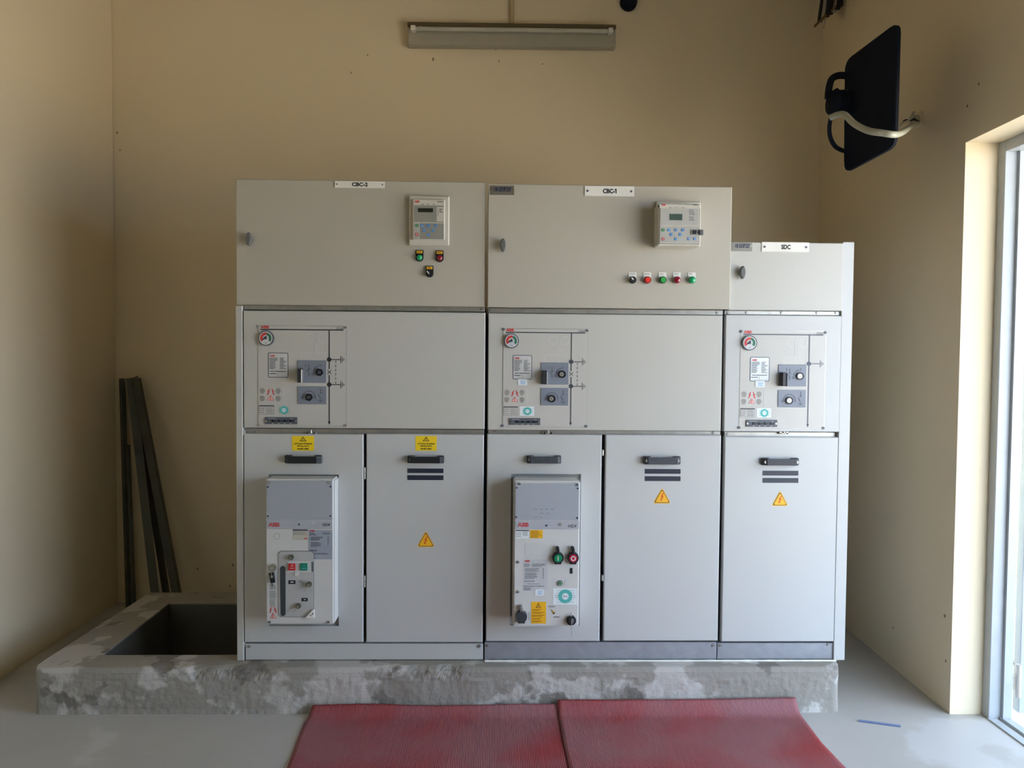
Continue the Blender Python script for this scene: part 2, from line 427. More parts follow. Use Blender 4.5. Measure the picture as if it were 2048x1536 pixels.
V = [(pl_l, PY0, 0), (PX0, PY0, 0), (pit_b.x, PY1, 0), (PX1, PY1, 0), (PX1, pl_b, 0), (atz(300, 1185, PTOP).x, pl_b, 0)]
n = len(V); V2 = [(x, y, PTOP) for x, y, z in V]
pm.add(V + V2, [tuple(range(n))[::-1], tuple(range(n, 2 * n))] + [(i, (i + 1) % n, (i + 1) % n + n, i + n) for i in range(n)], conc)
plinth = pm.build('concrete_plinth', loc=(0, 0, 0))
tag(plinth, 'rough grey concrete plinth with broken front edge under the cabinets', 'plinth')
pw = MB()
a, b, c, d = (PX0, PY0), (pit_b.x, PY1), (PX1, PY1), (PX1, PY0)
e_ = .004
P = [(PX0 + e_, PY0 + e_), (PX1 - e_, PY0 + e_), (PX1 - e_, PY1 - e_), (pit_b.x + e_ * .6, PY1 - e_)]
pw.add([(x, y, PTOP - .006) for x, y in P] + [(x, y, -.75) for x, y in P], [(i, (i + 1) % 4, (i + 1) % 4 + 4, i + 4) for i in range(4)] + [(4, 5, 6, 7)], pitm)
pitw = pw.build('pit_shade_lining', plinth); pitw['label'] = 'inner walls of the open cable pit, shade put into their colour'

# white caulk line under the second and third cabinets
ck = MB(); p = [at(970 + 7 * i, 1322.5, 0) for i in range(101)]
ck.tube([(q.x, -.009, PTOP + .003) for q in p], [.004 + .003 * abs(n3(q.x, 0, 20)) for q in p], white, 6)
o = ck.build('caulk_line', plinth); o['label'] = 'white caulk bead'

# ------------------------------------------------------------------ cabinet pieces
def handle(parent, l, t, r, b, m):
    x0, x1, z0, z1 = R4(l, t, r, b, -.02); mb = MB(); w = x1 - x0; zc = (z0 + z1) / 2; h = (z1 - z0) * .42; d = .034
    e = w * .17
    top = lambda x, y: (x, y)
    # arched bar seen from the front: two sloping feet and a straight grip
    prof = [(x0, 0), (x0, -.012), (x0 + e * .55, -d), (x1 - e * .55, -d), (x1, -.012), (x1, 0), (x1 - e, 0), (x1 - e, -.008), (x1 - e * 1.2, -d + .011), (x0 + e * 1.2, -d + .011), (x0 + e, -.008), (x0 + e, 0)]
    V = [(x, y, zc - h) for x, y in prof] + [(x, y, zc + h) for x, y in prof]; n = len(prof)
    # faces: side walls; top and bottom as strips
    F = [(i, (i + 1) % n, (i + 1) % n + n, i + n) for i in range(n)]
    quads = [(0, 1, 10, 11), (1, 2, 9, 10), (2, 3, 8, 9), (3, 4, 7, 8), (4, 5, 6, 7)]
    F += quads + [tuple(k + n for k in q)[::-1] for q in quads]
    mb.add(V, F, m)
    for s, xx in ((-1, x0 + e * .5), (1, x1 - e * .5)):
        mb.box(xx - e * .62, xx + e * .62, -.016, 0, zc - h * 1.18, zc + h * 1.18, m, .003)
        mb.cyl((xx + s * e * .1, -.028, zc), (0, 1, 0), .0065, .014, galv if m is not blackp else dkgrey, 12)
    return mb.build('handle', parent)

def vents(parent, l, t, r, rows):
    for (a, b) in rows:
        mb = MB(); prect(mb, l, a, r, b, 0, bluk, .0015); mb.build('inspection_slot', parent)

def volt_triangle(parent, l, t, r, b):
    x0, x1, z0, z1 = R4(l, t, r, b, 0); mb = MB(); xc = (x0 + x1) / 2
    def tri(k, m, y):
        cz = z0 + (z1 - z0) / 3
        P = [(x0, z0), (x1, z0), (xc, z1)]; Q = []
        for i in range(3):            # rounded corners
            A = Vector(P[i]); B = Vector(P[(i + 1) % 3]); Z = Vector(P[i - 1])
            for w in (Z, B): Q.append(tuple(A + (w - A).normalized() * .007))
        cc = Vector((xc, cz)); Q = [tuple(cc + (Vector(q) - cc) * k) for q in Q]
        mb.poly(Q, y - .0005, y, m)
    tri(1.0, yelor, 0); tri(.87, ink, -.0006); tri(.78, yelor, -.0011)
    w = (x1 - x0); h = z1 - z0
    bolt(mb, xc, z0 + h * .42, h * .5, -.0016, orange)
    o = mb.build('warning_triangle', parent); o['label'] = 'yellow triangle with an orange lightning bolt'; return o
def bolt(mb, x, z, h, y, m, flip=1):
    P = [(.14, .5), (-.22, -.02), (-.02, .02), (-.16, -.30), (-.26, -.26), (-.12, -.5), (.06, -.28), (-.04, -.30), (.22, .10), (.02, .06), (.24, .5)]
    mb.poly([(x + flip * a * h, z + b * h) for a, b in P], y - .0005, y, m)
def warn_label(parent, l, t, r, b):
    x0, x1, z0, z1 = R4(l, t, r, b, 0); mb = MB(); mb.box(x0, x1, -.0007, 0, z0, z1, yel); w = x1 - x0; h = z1 - z0; xc = (x0 + x1) / 2
    def tri(k, m, y):
        cz = z0 + h * .77; P = [(-.15 * w * k, -.12 * h * k), (.15 * w * k, -.12 * h * k), (0, .19 * h * k)]
        mb.poly([(xc + a, cz + c) for a, c in P], y - .0004, y, m)
    tri(1.05, ink, -.0008); tri(.7, yel, -.0013); mb.line((xc, z0 + h * .70), (xc, z0 + h * .86), w * .02, -.0018, ink)
    for k, (s, q) in enumerate((('CẮT DAO VÀ ĐÓNG', .80), ('TIẾP ĐỊA TRƯỚC', .56), ('KHI MỞ CÁNH', .5))):
        zc = z0 + h * (.50 - .175 * k); mb.text(s, xc - w * q / 2, xc + w * q / 2, zc - h * .075, zc + h * .075, -.0008, ink, .03)
    o = mb.build('warning_label', parent); o['label'] = 'yellow caution label with a triangle and three lines'; return o

def name_plate(parent, l, t, r, b, st, tl, tr, y, m=white, holes=True):
    x0, x1, z0, z1 = R4(l, t, r, b, y); mb = MB(); mb.box(x0, x1, y - .003, y, z0, z1, m, .0007)
    h = z1 - z0; a0, a1, _, _ = R4(tl, t, tr, b, y)
    mb.text(st, a0, a1, z0 + h * (.20 if h < .03 else .26), z1 - h * (.20 if h < .03 else .26), y - .003, ink, .045)
    if st.endswith('-1'): zt_ = z1 - h * .26; mb.poly([(a1 - .004, zt_), (a1 - .0080, zt_ - .003), (a1 - .0080, zt_ - .0065), (a1 - .004, zt_ - .006)], y - .0038, y - .003, ink)
    for xx in (x0 + h * .3, x1 - h * .3): mb.cyl((xx, y - .003, (z0 + z1) / 2), (0, -1, 0), h * .11, .002, dkgrey, 12)
    o = mb.build('name_plate', parent); o['label'] = 'white plate lettered ' + st; return o
def maker_plate(parent, l, t, r, b, y):
    x0, x1, z0, z1 = R4(l, t, r, b, y); w = x1 - x0; h = z1 - z0; mb = MB(); mb.box(x0, x1, y - .002, y, z0, z1, metaltag)
    nav = mat('navy_ink', (36, 44, 72), .5)
    X = lambda u, v: (x0 + w * (u + .10 * (v - .5)), z0 + h * v)
    def q(u0, u1, v0, v1): mb.poly([X(u0, v0), X(u1, v0), X(u1, v1), X(u0, v1)], y - .0027, y - .002, nav)
    q(.17, .205, .42, .82); q(.235, .30, .38, .80)
    for u0 in (.34, .66):
        for v0 in (.38, .55, .72): q(u0, u0 + .2, v0, v0 + .10)
    q(.50, .68, .72, .82); q(.56, .62, .38, .74)
    for u in (.06, .94): mb.cyl((x0 + w * u, y - .002, z0 + h * .6), (0, -1, 0), h * .08, .001, chrome, 10)
    o = mb.build('maker_plate', parent); o['label'] = 'small grey metal plate with dark blue slanted letters'; return o
def quarter_lock(parent, px, py, y, m=None):
    p = at(px, py, y); mb = MB(); m = m or mat('lock_grey', (98, 100, 98), .45)
    mb.cyl((p.x, y, p.z), (0, -1, 0), .012, .012, m, 20)
    V = []; n = 20
    for j, (k, dd) in enumerate(((1, .012), (1, .024), (.75, .030))):
        for i in range(n):
            a = 2 * PI * i / n; V.append((p.x + .0115 * k * math.cos(a), y - dd, p.z + .027 * k * math.sin(a)))
    F = [(j * n + i, j * n + (i + 1) % n, (j + 1) * n + (i + 1) % n, (j + 1) * n + i) for j in range(2) for i in range(n)]
    F += [tuple(2 * n + i for i in range(n)), tuple(range(n))[::-1]]
    mb.add(V, F, m, False); return mb.build('door_lock', parent)

def strip(parent, l, t, r, b, y, m=galv, screws=(), name='cross_rail'):
    mb = MB(); x0, x1, z0, z1 = R4(l, t, r, b, y); z0 = max(z0, PTOP + .002); mb.box(x0, x1, y, .045, z0, z1, m, .0015)
    for (px, py, rr) in screws: screw(mb, px, py, y, rr, galv)
    return mb.build(name, parent)

def operating_panel(cab, l, t, r, b, kind):
    """enamelled switch operating panel with the single line diagram"""
    y = -.0015; x0, x1, z0, z1 = R4(l, t, r, b, 0); w = x1 - x0; h = z1 - z0
    U = lambda px, py: (x0 + w * (px - 516) / 177.0, z1 - h * (py - 651) / 201.0)
    S = w / 177.0
    mb = MB()
    cut = .03 * w
    P = [(x0, z0 + cut), (x0 + cut, z0), (x1 - cut, z0), (x1, z0 + cut), (x1, z1 - cut), (x1 - cut, z1), (x0, z1)]
    mb.poly(P, -.0012, 0, galv); cc = Vector(((x0 + x1) / 2, (z0 + z1) / 2))
    mb.poly([tuple(cc + (Vector(q) - cc) * .992) for q in P], y, -.0005, panelw)
    for (px, py) in ((517, 653), (691, 654), (516, 850), (691, 850)):
        a = U(px, py); mb.cyl((a[0], 0, a[1]), (0, -1, 0), .0055, .004, dkgrey if kind > 1 else galv, 12)
    # faint pressed outlines
    for cx in (621, 645): a = U(cx, 675); mb.arc(a[0], a[1], 8 * S, 9 * S, 0, 360, y, coverw, 20)
    for (a, c) in (((604, 705), (604, 719)), ((604, 705), (650, 705)), ((650, 705), (650, 719)), ((567, 772), (567, 806)), ((629, 682), (629, 702)), ((634, 682), (634, 702))):
        mb.line(U(*a), U(*c), .8 * S, y, coverw)
    panel = mb.build('operating_panel', cab); panel['label'] = 'grey enamelled panel with single line diagram'
    # diagram
    d = MB(); k = ink if kind == 1 else mat('diagram_grey', (66, 68, 72), .6)
    if kind == 3: k = mat('diagram_blue_grey', (88, 92, 104), .6)
    d.line(U(522, 659), U(687, 659), 2.3 * S, y, k)
    if kind < 3:
        d.line(U(658.5, 659), U(658.5, 737), 2.2 * S, y, k); d.line(U(658.5, 749), U(658.5, 842), 2.2 * S, y, k)
        d.line(U(655, 739), U(663, 747), 1.2 * S, y, k); d.line(U(655, 747), U(663, 739), 1.2 * S, y, k)
    else: d.line(U(658.5, 659), U(658.5, 842), 2.2 * S, y, k)
    d.poly([U(655.5, 842), U(661.5, 842), U(658.5, 849)][::-1], y - .0006, y, k)
    for yy in ((718, 768) if kind < 3 else (718,)):
        a = U(658.5, yy); d.arc(a[0], a[1], 0, 4.6 * S, 0, 360, y - .0003, k, 20)
        d.line(U(659, yy), U(682, yy), 1.6 * S, y, k)
        for (xx, q) in ((682, 7.5), (685, 4.5), (688, 2)): d.line(U(xx, yy - q), U(xx, yy + q), 1.2 * S, y, k)
    if kind < 3:
        for j in range(6): d.line(U(671.5, 720 + j * 8.4), U(671.5, 724.5 + j * 8.4), 1.2 * S, y, k)
    a = U(673, 657.6); c = U(687.5, 653); d.text('GSec', a[0], c[0], a[1], c[1], y, inkg, 0)
    d.build('line_diagram', panel)
    lg = MB(); a = U(522, 657); c = U(538.5, 651.2); lg.text('ABB', a[0], c[0], a[1], c[1], y, redk, .03); lg.build('maker_logo', panel)
    # pressure gauge
    gm = MB(); a = U(533.5, 676.5); r_ = 15.3 * S
    gm.cyl((a[0], y, a[1]), (0, -1, 0), r_, .010, mat('gauge_rim', (72, 74, 76), .4), 36)
    gm.arc(a[0], a[1], 0, r_ * .88, 0, 360, y - .0101, mat('gauge_face', (198, 200, 202), .4), 36)
    gm.arc(a[0], a[1], r_ * .42, r_ * .74, 75, 218, y - .0107, gred, 24); gm.arc(a[0], a[1], r_ * .42, r_ * .74, -38, 72, y - .0107, ggreen, 24)
    gm.cyl((a[0], y - .0105, a[1]), (0, -1, 0), r_ * .17, .002, dkgrey, 16)
    gm.line((a[0] - r_ * .35, a[1] - r_ * .18), (a[0] + r_ * .1, a[1] + r_ * .25), r_ * .16, y - .012, ink)
    gm.pline([(a[0] - r_ * .15, a[1] - r_ * .55), (a[0], a[1] - r_ * .7), (a[0] + r_ * .15, a[1] - r_ * .55)], r_ * .05, y - .0107, inkg)
    gm.build('pressure_gauge', panel)
    # rating plate
    rm = MB(); a = U(536.5, 755); c = U(576.8, 705)
    def rrect(m_, x0_, z0_, x1_, z1_, rad, yy, mt):
        P_ = []
        for (cx, cz, a0) in ((x1_ - rad, z1_ - rad, 0), (x0_ + rad, z1_ - rad, 90), (x0_ + rad, z0_ + rad, 180), (x1_ - rad, z0_ + rad, 270)):
            for q in range(5): an = math.radians(a0 + q * 22.5); P_.append((cx + rad * math.cos(an), cz + rad * math.sin(an)))
        m_.poly(P_, yy - .0006, yy, mt)
    rrect(rm, a[0], a[1], c[0], c[1], 3 * S, y, dkgrey)
    rrect(rm, a[0] + 1.4 * S, a[1] + 1.4 * S, c[0] - 1.4 * S, c[1] - 1.4 * S, 2 * S, y - .0006, stick if kind == 3 else mat('rating_paper', (196, 196, 194), .5))
    yy = y - .0013
    q0 = U(540, 713); q1 = U(550.5, 709.5); rm.text('ABB', q0[0], q1[0], q0[1], q1[1], yy, redk, .03)
    q0 = U(539.5, 738); q1 = U(558, 714.5); rm.lines(q0[0], q1[0], q0[1], q1[1], 11, yy, inkg, .5, .5, 3)
    q0 = U(560, 738); q1 = U(573, 714.5); rm.lines(q0[0], q1[0], q0[1], q1[1], 11, yy, inkg, .45, .5, 5)
    q0 = U(541, 743.5); q1 = U(572, 741); rm.lines(q0[0], q1[0], q0[1], q1[1], 1, yy, ink, .5, 0, 2)
    q0 = U(539.5, 748); q1 = U(553, 745.5); rm.lines(q0[0], q1[0], q0[1], q1[1], 1, yy, ink, .5, 0, 2)
    rm.line(U(539.5, 751.5), U(574, 751.5), .4 * S, yy, inkg); rm.line(U(556, 745), U(556, 752), .4 * S, yy, inkg)
    rm.build('rating_plate', panel)
    # operating plates with hexagonal sockets
    def op(l_, t_, r__, b_, kx, ky, ox, oy, a0, a1, flap):
        m_ = MB(); a = U(l_, b_); c = U(r__, t_); m_.box(a[0], c[0], y - .003, y, a[1], c[1], plateb, .0008); yp = y - .003
        kk = U(kx, ky)
        m_.arc(kk[0], kk[1], 12.2 * S, 13 * S, a0, a1, yp, ink, 20)
        o_ = U(ox, oy); m_.arc(o_[0], o_[1], 1.7 * S, 2.4 * S, 0, 360, yp, ink, 14)
        if flap:
            m_.line(U(618.5, 728), U(618.5, 735), .7 * S, yp, ink); e = U(618.5, 737.5); m_.arc(e[0], e[1], 1.2 * S, 2 * S, 0, 360, yp, ink, 14)
            m_.pline([U(613, 738), U(618.5, 745), U(618.5, 752)], .8 * S, yp, ink); m_.line(U(612, 728), U(612, 733), .6 * S, yp, ink)
            m_.line(U(641, 727.5), U(641, 732), .8 * S, yp, ink)
        else:
            m_.line(U(642, 776), U(642, 785), .7 * S, yp, ink); m_.line(U(639.5, 785), U(644.5, 785), .7 * S, yp, ink)
            m_.line(U(637, 787.5), U(642, 797), .8 * S, yp, ink)
            for q, zz in ((5, 799.5), (3.2, 801.2), (1.6, 803)): m_.line(U(642 - q, zz), U(642 + q, zz), .6 * S, yp, ink)
            m_.line(U(631, 791), U(631, 797), .7 * S, yp, ink)
        pl_ = m_.build('operating_plate', panel)
        pl_['label'] = 'blue-grey plate with a switch symbol and a socket'
        s_ = MB(); s_.cyl((kk[0], yp, kk[1]), (0, -1, 0), 7.8 * S, .006, mat('socket_black', (24, 24, 26), .4), 6 if kind == 1 else 28, smooth=False)
        s_.cyl((kk[0] - (1.2 * S if kind > 1 else 0), yp - .006, kk[1]), (0, -1, 0), (4.6 if kind > 1 else 3.2) * S, .003, (chrome if kind == 3 else galv if kind == 2 else dkgrey), 20)
        s_.cyl((kk[0] - (1.2 * S if kind > 1 else 0), yp - .009, kk[1]), (0, -1, 0), 1.1 * S, .001, ink, 10)
        return s_
    s_ = op(595, 720, 653, 764.5, 639.5, 743.5, 626, 747, 95, 175, True); s_.build('drive_socket', panel)
    s_ = op(595.5, 772, 653, 807.5, 618.5, 793.5, 605, 795, 5, 175, False); s_.build('drive_socket', panel)
    fl = MB(); a = U(598.5, 764); c = U(607.5, 736)
    fl.box(a[0], c[0], y - .034, y - .003, a[1], c[1], mat('flap_dark', (52, 54, 58), .45), .002)
    fl.box(c[0] - 1.6 * S, c[0] + .4 * S, y - .037, y - .004, a[1], c[1] - 2 * S, (galv if kind < 3 else blackp), .001)
    o = fl.build('locking_flap', panel)
    # marks
    wm = MB(); dg_ = mat('disc_grey', (158, 155, 148), .5)
    for (cx, cy) in ((525, 781), (556.5, 781), (524.5, 796), (556.5, 796)):
        a = U(cx, cy); wm.arc(a[0], a[1], 0, 5.4 * S, 0, 360, y, dg_, 18)
        a0_ = U(cx - 4, cy + 7); a1_ = U(cx + 4, cy - 4); wm.lines(a0_[0], a1_[0], a0_[1], a1_[1], 4, y - .0007, mat('disc_print', (134, 132, 126), .5), .3, .3, int(cx))
    for cx, fl_ in ((537, 1), (546, -1)): a = U(cx, 783.5); bolt(wm, a[0], a[1], 13 * S, y, redk, fl_)
    wm.poly([U(534.5, 800.5), U(548, 800.5), U(541.2, 789.5)][::-1], y - .0005, y, redk); wm.poly([U(535.8, 799.8), U(546.8, 799.8), U(541.2, 791)][::-1], y - .0009, y - .0005, skin)
    wm.line(U(541.2, 793), U(541.2, 799.5), 1.1 * S, y - .0009, redk)
    wm.build('hazard_print', panel)
    lb = MB()
    a = U(518, 828.5); c = U(548, 810); lb.box(a[0], c[0], y - .0006, y, a[1], c[1], inkg); lb.box(a[0] + .5 * S, c[0] - .5 * S, y - .0011, y - .0006, a[1] + .5 * S, c[1] - 2.8 * S, panelw)
    a = U(519, 827); c = U(530, 814); lb.lines(a[0], c[0], a[1], c[1], 3, y - .0011, inkg, .2, .2, 4); a = U(532, 827); c = U(546, 814); lb.lines(a[0], c[0], a[1], c[1], 4, y - .0011, inkg, .25, .1, 6)
    lb.build('small_label', panel)
    sf = MB(); a = U(568, 819.7)
    if kind > 1: p0 = U(552.5, 829); p1 = U(582, 810); sf.box(p0[0], p1[0], y - .0005, y, p0[1], p1[1], stick)
    sf.arc(a[0], a[1], 0, 8.4 * S, 0, 360, y - .0004, teal, 28); sf.arc(a[0], a[1], 0, 4.2 * S, 0, 360, y - .0008, stick, 18)
    for j, q in enumerate((-5.5, -2, 2, 5.5)):
        for s2 in (-1, 1): sf.line((a[0] + s2 * 6 * S, a[1] + q * S), (a[0] + s2 * 11.5 * S, a[1] + q * S), .6 * S, y - .0009, teal)
    sf.text('SF6', a[0] - 2.6 * S, a[0] + 2.6 * S, a[1] - 1.3 * S, a[1] + 1.3 * S, y - .001, teal); sf.build('gas_sticker', panel)
    if kind > 1:
        st_ = MB(); p0 = U(548, 766.5); p1 = U(567, 754.5); st_.box(p0[0], p1[0], y - .0018, y, p0[1], p1[1], stick)
        p0 = U(553, 765); p1 = U(565.5, 756.5); st_.lines(p0[0], p1[0], p0[1], p1[1], 4, y - .0018, bluel, .5, .2, 8); st_.build('paper_tag', panel)
    ss = MB(); a = U(530, 848); c = U(595, 834); ss.box(a[0], c[0], y - .004, y, a[1], c[1], dkgrey, .001)
    p0 = U(537, 837.3); p1 = U(552, 835.7); ss.lines(p0[0], p1[0], p0[1], p1[1], 1, y - .004, panelw, .5, 0, 1)
    p0 = U(581, 837.3); p1 = U(587, 835.7); ss.lines(p0[0], p1[0], p0[1], p1[1], 1, y - .004, panelw, .5, 0, 1)
    for cx in (532.8, 592): e = U(cx, 841.5); ss.cyl((e[0], y - .004, e[1]), (0, -1, 0), 1.8 * S, .002, chrome, 12)
    for j in range(4):
        e = U(546 + 12 * j, 841.5); ss.cyl((e[0], y - .004, e[1]), (0, -1, 0), 2.6 * S, .003, blackp, 14); e = U(551.5 + 12 * j, 841.5); ss.cyl((e[0], y - .004, e[1]), (0, -1, 0), 1.2 * S, .002, blackp, 10)
        p0 = U(544.5 + 12 * j, 846.8); p1 = U(547 + 12 * j, 845.2); ss.box(p0[0], p1[0], y - .0046, y - .004, p0[1], p1[1], panelw)
    o = ss.build('voltage_indicator', panel)
    return panel

# ------------------------------------------------------------------ the three cabinets
XS0 = -.3319 * D; X12 = -.0107 * D; X23 = .2993 * D; XS1 = .4637 * D
PB = PTOP + .001; YB = .93
zt1 = (.2248 * D + CAM.z); zt3 = (.1535 * D + CAM.z)
def carcass(cab, xa, xb, zt, ztl, left_panel=False, right_panel=False):
    mb = MB(); mb.box(xa + .004, xb - .004, .046, YB, PB, ztl, darkgap)
    for x_ in (xa + .003, xb - .003): pass
    o = mb.build('carcass', cab)
    return o
# --- first cabinet
c1 = thing('switchgear_cabinet', 'left grey steel switchgear cabinet lettered CBC-2, beside the open pit', 'electrical cabinet', ((XS0 + X12) / 2, .4, PB), 'row of switchgear cabinets')
c2 = thing('switchgear_cabinet', 'middle grey steel switchgear cabinet lettered CBC-1 with five round buttons', 'electrical cabinet', ((X12 + X23) / 2, .4, PB), 'row of switchgear cabinets')
c3 = thing('switchgear_cabinet', 'narrow, lowest switchgear cabinet lettered SDC beside the doorway wall', 'electrical cabinet', ((X23 + XS1) / 2, .4, PB), 'row of switchgear cabinets')
def zz(py, px=900, y=0.0): return at(px, py, y).z
carcass(c1, XS0 + .028, X12, zt1, zz(610, 700)); carcass(c2, X12, X23, zt1, zz(618, 1200)); carcass(c3, X23, XS1 - .028, zt3, zz(622, 1560))
# side sheets
mb = MB(); x0, x1, _, _ = R4(472.5, 612, 486, 1322); mb.box(x0, x1, 0, YB, PB, zz(611, 480), paint, .002)
for py in (866, 1287): prect(mb, 486, py - 5, 491, py + 4, .012, paint, .01)
mb.build('side_panel', c1)
mb = MB(); x1 = at(1691.5, 903).x; x0 = x1 - .032; mb.box(x0, x1 + .016, .0, YB, PB, zt3, paint2, .002); mb.build('side_panel', c3)

def lv_box(cab, l, t, r, b, y, m, lockx, locky, body_x1=None):
    x0, x1, z0, z1 = R4(l, t, r, b, y)
    q = MB(); q.box(x0 + .006, (body_x1 or x1) - .006, y + .024, .5, z0 + .004, z1 - .002, m, .002); bx = q.build('control_compartment', cab)
    d = door_mesh((x0, x1, z0, z1), y, y + .022, m, None, .003).build('control_door', bx)
    quarter_lock(cab, lockx, locky, y)
    return (x0, x1, z0, z1)
YL1 = -.016; YL2 = -.026; YL3 = -.004
lv_box(c1, 472, 361, 970, 611, YL1, lvpaint, 501, 480)
lv_box(c2, 975.5, 370.5, 1462.5, 616.5, YL2, lvpaint, 1006, 492, X23 + .003)
lv_box(c3, 1458, 485, 1686, 621, YL3, paint, 1482, 546)

# rails between the levels
strip(c1, 488, 611.5, 969.5, 621.5, .012, galv, ((498, 614.5, .004), (964, 619, .006)))
strip(c2, 976, 618, 1446, 628, .012, galv, ((981, 621, .006), (1434.5, 625.5, .006)))
strip(c3, 1449, 622, 1685, 630, .012, galv, ((1456, 625, .007), (1493, 625, .006), (1563, 625.3, .006), (1634, 626, .006), (1672, 625.5, .006)))
strip(c1, 490, 858, 968, 868, .022, galv, ((510, 863, .005),)); strip(c2, 976, 861, 1441, 870, .022, galv, ((990, 862, .006), (1427, 866, .006)))
strip(c3, 1449, 864, 1678, 874, .022, galv, ((1455, 868, .006),))
for cb, px in ((c1, 622), (c2, 1096), (c3, 1568)):
    mb = MB(); prect(mb, px - 2, 859, px + 2, 867, .010, galv, .006, .002); 
    for dx in (-7, 6): a = at(px + dx, 866, .01); mb.cyl((a.x, .012, a.z), (0, -1, 0), .005, .006, chrome, 12)
    a = at(px, 866.5, .01); mb.box(a.x - .022, a.x + .022, .006, .02, a.z - .004, a.z + .003, galv, .001)
    mb.build('rail_latch', cb)

# middle panels
for cb, (l, t, r, b), m, pan in ((c1, (487, 623, 970, 857), paint, (516, 651.5, 693, 852.5)), (c2, (976, 628.5, 1443.5, 861), paint, (1006, 658, 1175, 854)), (c3, (1449.5, 630.5, 1681.5, 863.5), paint2, (1480, 661.5, 1650, 857.5))):
    x0, x1, z0, z1 = R4(l, t, r, b); door_mesh((x0, x1, z0, z1), 0, .03, m).build('switch_panel', cb)
operating_panel(c1, 516, 651.5, 693, 852.5, 1)
operating_panel(c2, 1005.5, 657.5, 1175, 854, 2)
operating_panel(c3, 1479.5, 661.5, 1650, 857.5, 3)

# bottom doors
def bdoor(cb, l, t, r, b, m, hole=None, hr=None, hm=blackp, vent=None, tri=None, lab=None):
    rect = R4(l, t, r, b); hl = None
    if hole: hl = R4(*hole)
    d = door_mesh(rect, 0, .026, m, hl, .0035).build('compartment_door', cb)
    if hole:
        mb = MB(); mb.box(hl[0] - .01, hl[1] + .01, .012, .02, hl[2] - .01, hl[3] + .01, mat('recess_plate_grey', (150, 152, 148), .5)); mb.build('recess_plate', d)
    handle(d, *hr, hm)
    if vent: vents(d, vent[0], 0, vent[1], vent[2])
    if tri: volt_triangle(d, *tri)
    if lab: warn_label(d, *lab)
    return d
bdoor(c1, 488, 868, 726.5, 1285, paint2, (537, 949, 677.5, 1252), (570, 911, 641, 927.5), blackp, lab=(584, 872, 628.5, 901.5))
bdoor(c1, 732.5, 868.5, 966.5, 1285, paint2, None, (816, 912, 886.5, 927), blackp, (815, 887, ((937, 946), (950.5, 960))), (833.5, 1061, 870, 1094), (831, 872, 873.5, 901.5))
bdoor(c2, 973, 869, 1201.5, 1283, paint2, (1021, 948, 1160.5, 1251), (1055, 911.5, 1121.5, 927.5), greyh)
bdoor(c2, 1209, 870, 1439, 1282, paint2, None, (1289, 913, 1360.5, 929.5), greyh, (1290, 1361, ((938, 947.5), (952.5, 962)),), (1306, 975, 1342, 1007))
bdoor(c3, 1446, 874, 1672.5, 1283.5, paint2, None, (1526, 916.5, 1597.5, 931.5), mat('handle_grey_dark', (50, 52, 58), .5), (1525.5, 1596.5, ((941.5, 951), (956, 965.5)),), (1543, 980.5, 1577, 1012))
# hinges in the gaps
for cb, px, ys in ((c1, 729.5, (940, 952, 1156, 1168)), (c2, 1205, (1155, 905))):
    for py in ys:
        mb = MB(); a = at(px, py, .01); mb.box(a.x - .006, a.x + .006, .006, .045, a.z - .008, a.z + .008, dkgrey, .002); mb.cyl((a.x, .006, a.z - .012), (0, 0, 1), .005, .024, galv, 10); mb.build('gap_hinge', cb)
# kick plates
strip(c1, 491, 1287.5, 966, 1319.5, .006, paint2, ((498, 1293, .007), (958.5, 1292, .008)), 'kick_plate')
strip(c2, 969, 1284.5, 1433, 1320, .008, galvp, ((974.5, 1291, .007), (1426.5, 1291, .008)), 'kick_plate')
strip(c3, 1434.5, 1286, 1668, 1320, .008, galvp, ((1441, 1291, .008), (1656, 1289, .007)), 'kick_plate')

# name plates
name_plate(c1, 670, 362.5, 769, 376, 'CBC-2', 704, 736, YL1)
mb = MB(); prect(mb, 667.5, 362, 671, 375, YL1, galv, .001); mb.build('tape_tab', c1)
name_plate(c2, 1169, 372.5, 1268, 392.5, 'CBC-1', 1205.5, 1233, YL2)
name_plate(c3, 1523, 484.5, 1617.5, 504, 'SDC', 1562, 1580.5, YL3)
maker_plate(c2, 980, 371.5, 1028.5, 390, YL2)
maker_plate(c3, 1463, 484.8, 1504, 502.5, YL3)

# ---- protection relays
def keys(parent, lst, y, s=3.0):
    for (px, py, m, sym) in lst:
        mb = MB(); x0, x1, z0, z1 = R4(px - s, py - s, px + s, py + s, y); mb.box(x0, x1, y - .0015, y, z0, z1, m, .0006)
        xc = (x0 + x1) / 2; zc = (z0 + z1) / 2; q = (x1 - x0) * .28; yy = y - .0016
        if sym == 'O': mb.arc(xc, zc, q * .65, q * 1.05, 0, 360, yy, white, 14)
        elif sym == 'I': mb.line((xc, zc - q), (xc, zc + q), q * .5, yy, white)
        elif sym == '-': mb.line((xc - q, zc), (xc + q, zc), q * .6, yy, bluel)
        elif sym == '|': mb.line((xc, zc - q), (xc, zc + q), q * .6, yy, bluel)
        elif sym == '=': [mb.line((xc - q, zc + e), (xc + q, zc + e), q * .35, yy, bluel) for e in (-q * .6, q * .6)]
        mb.build('relay_key', parent)
y = YL1; ya = y - .018; yb_ = y - .030
mb = MB(); prect(mb, 818, 391.5, 898.5, 490.5, ya, relayb, 0, .004, y)
prect(mb, 825, 398.5, 889.5, 479.5, yb_, relayb, 0, .003, ya + .001)
r1 = mb.build('protection_relay', c1); r1['label'] = 'beige control relay in a wide stepped bezel'
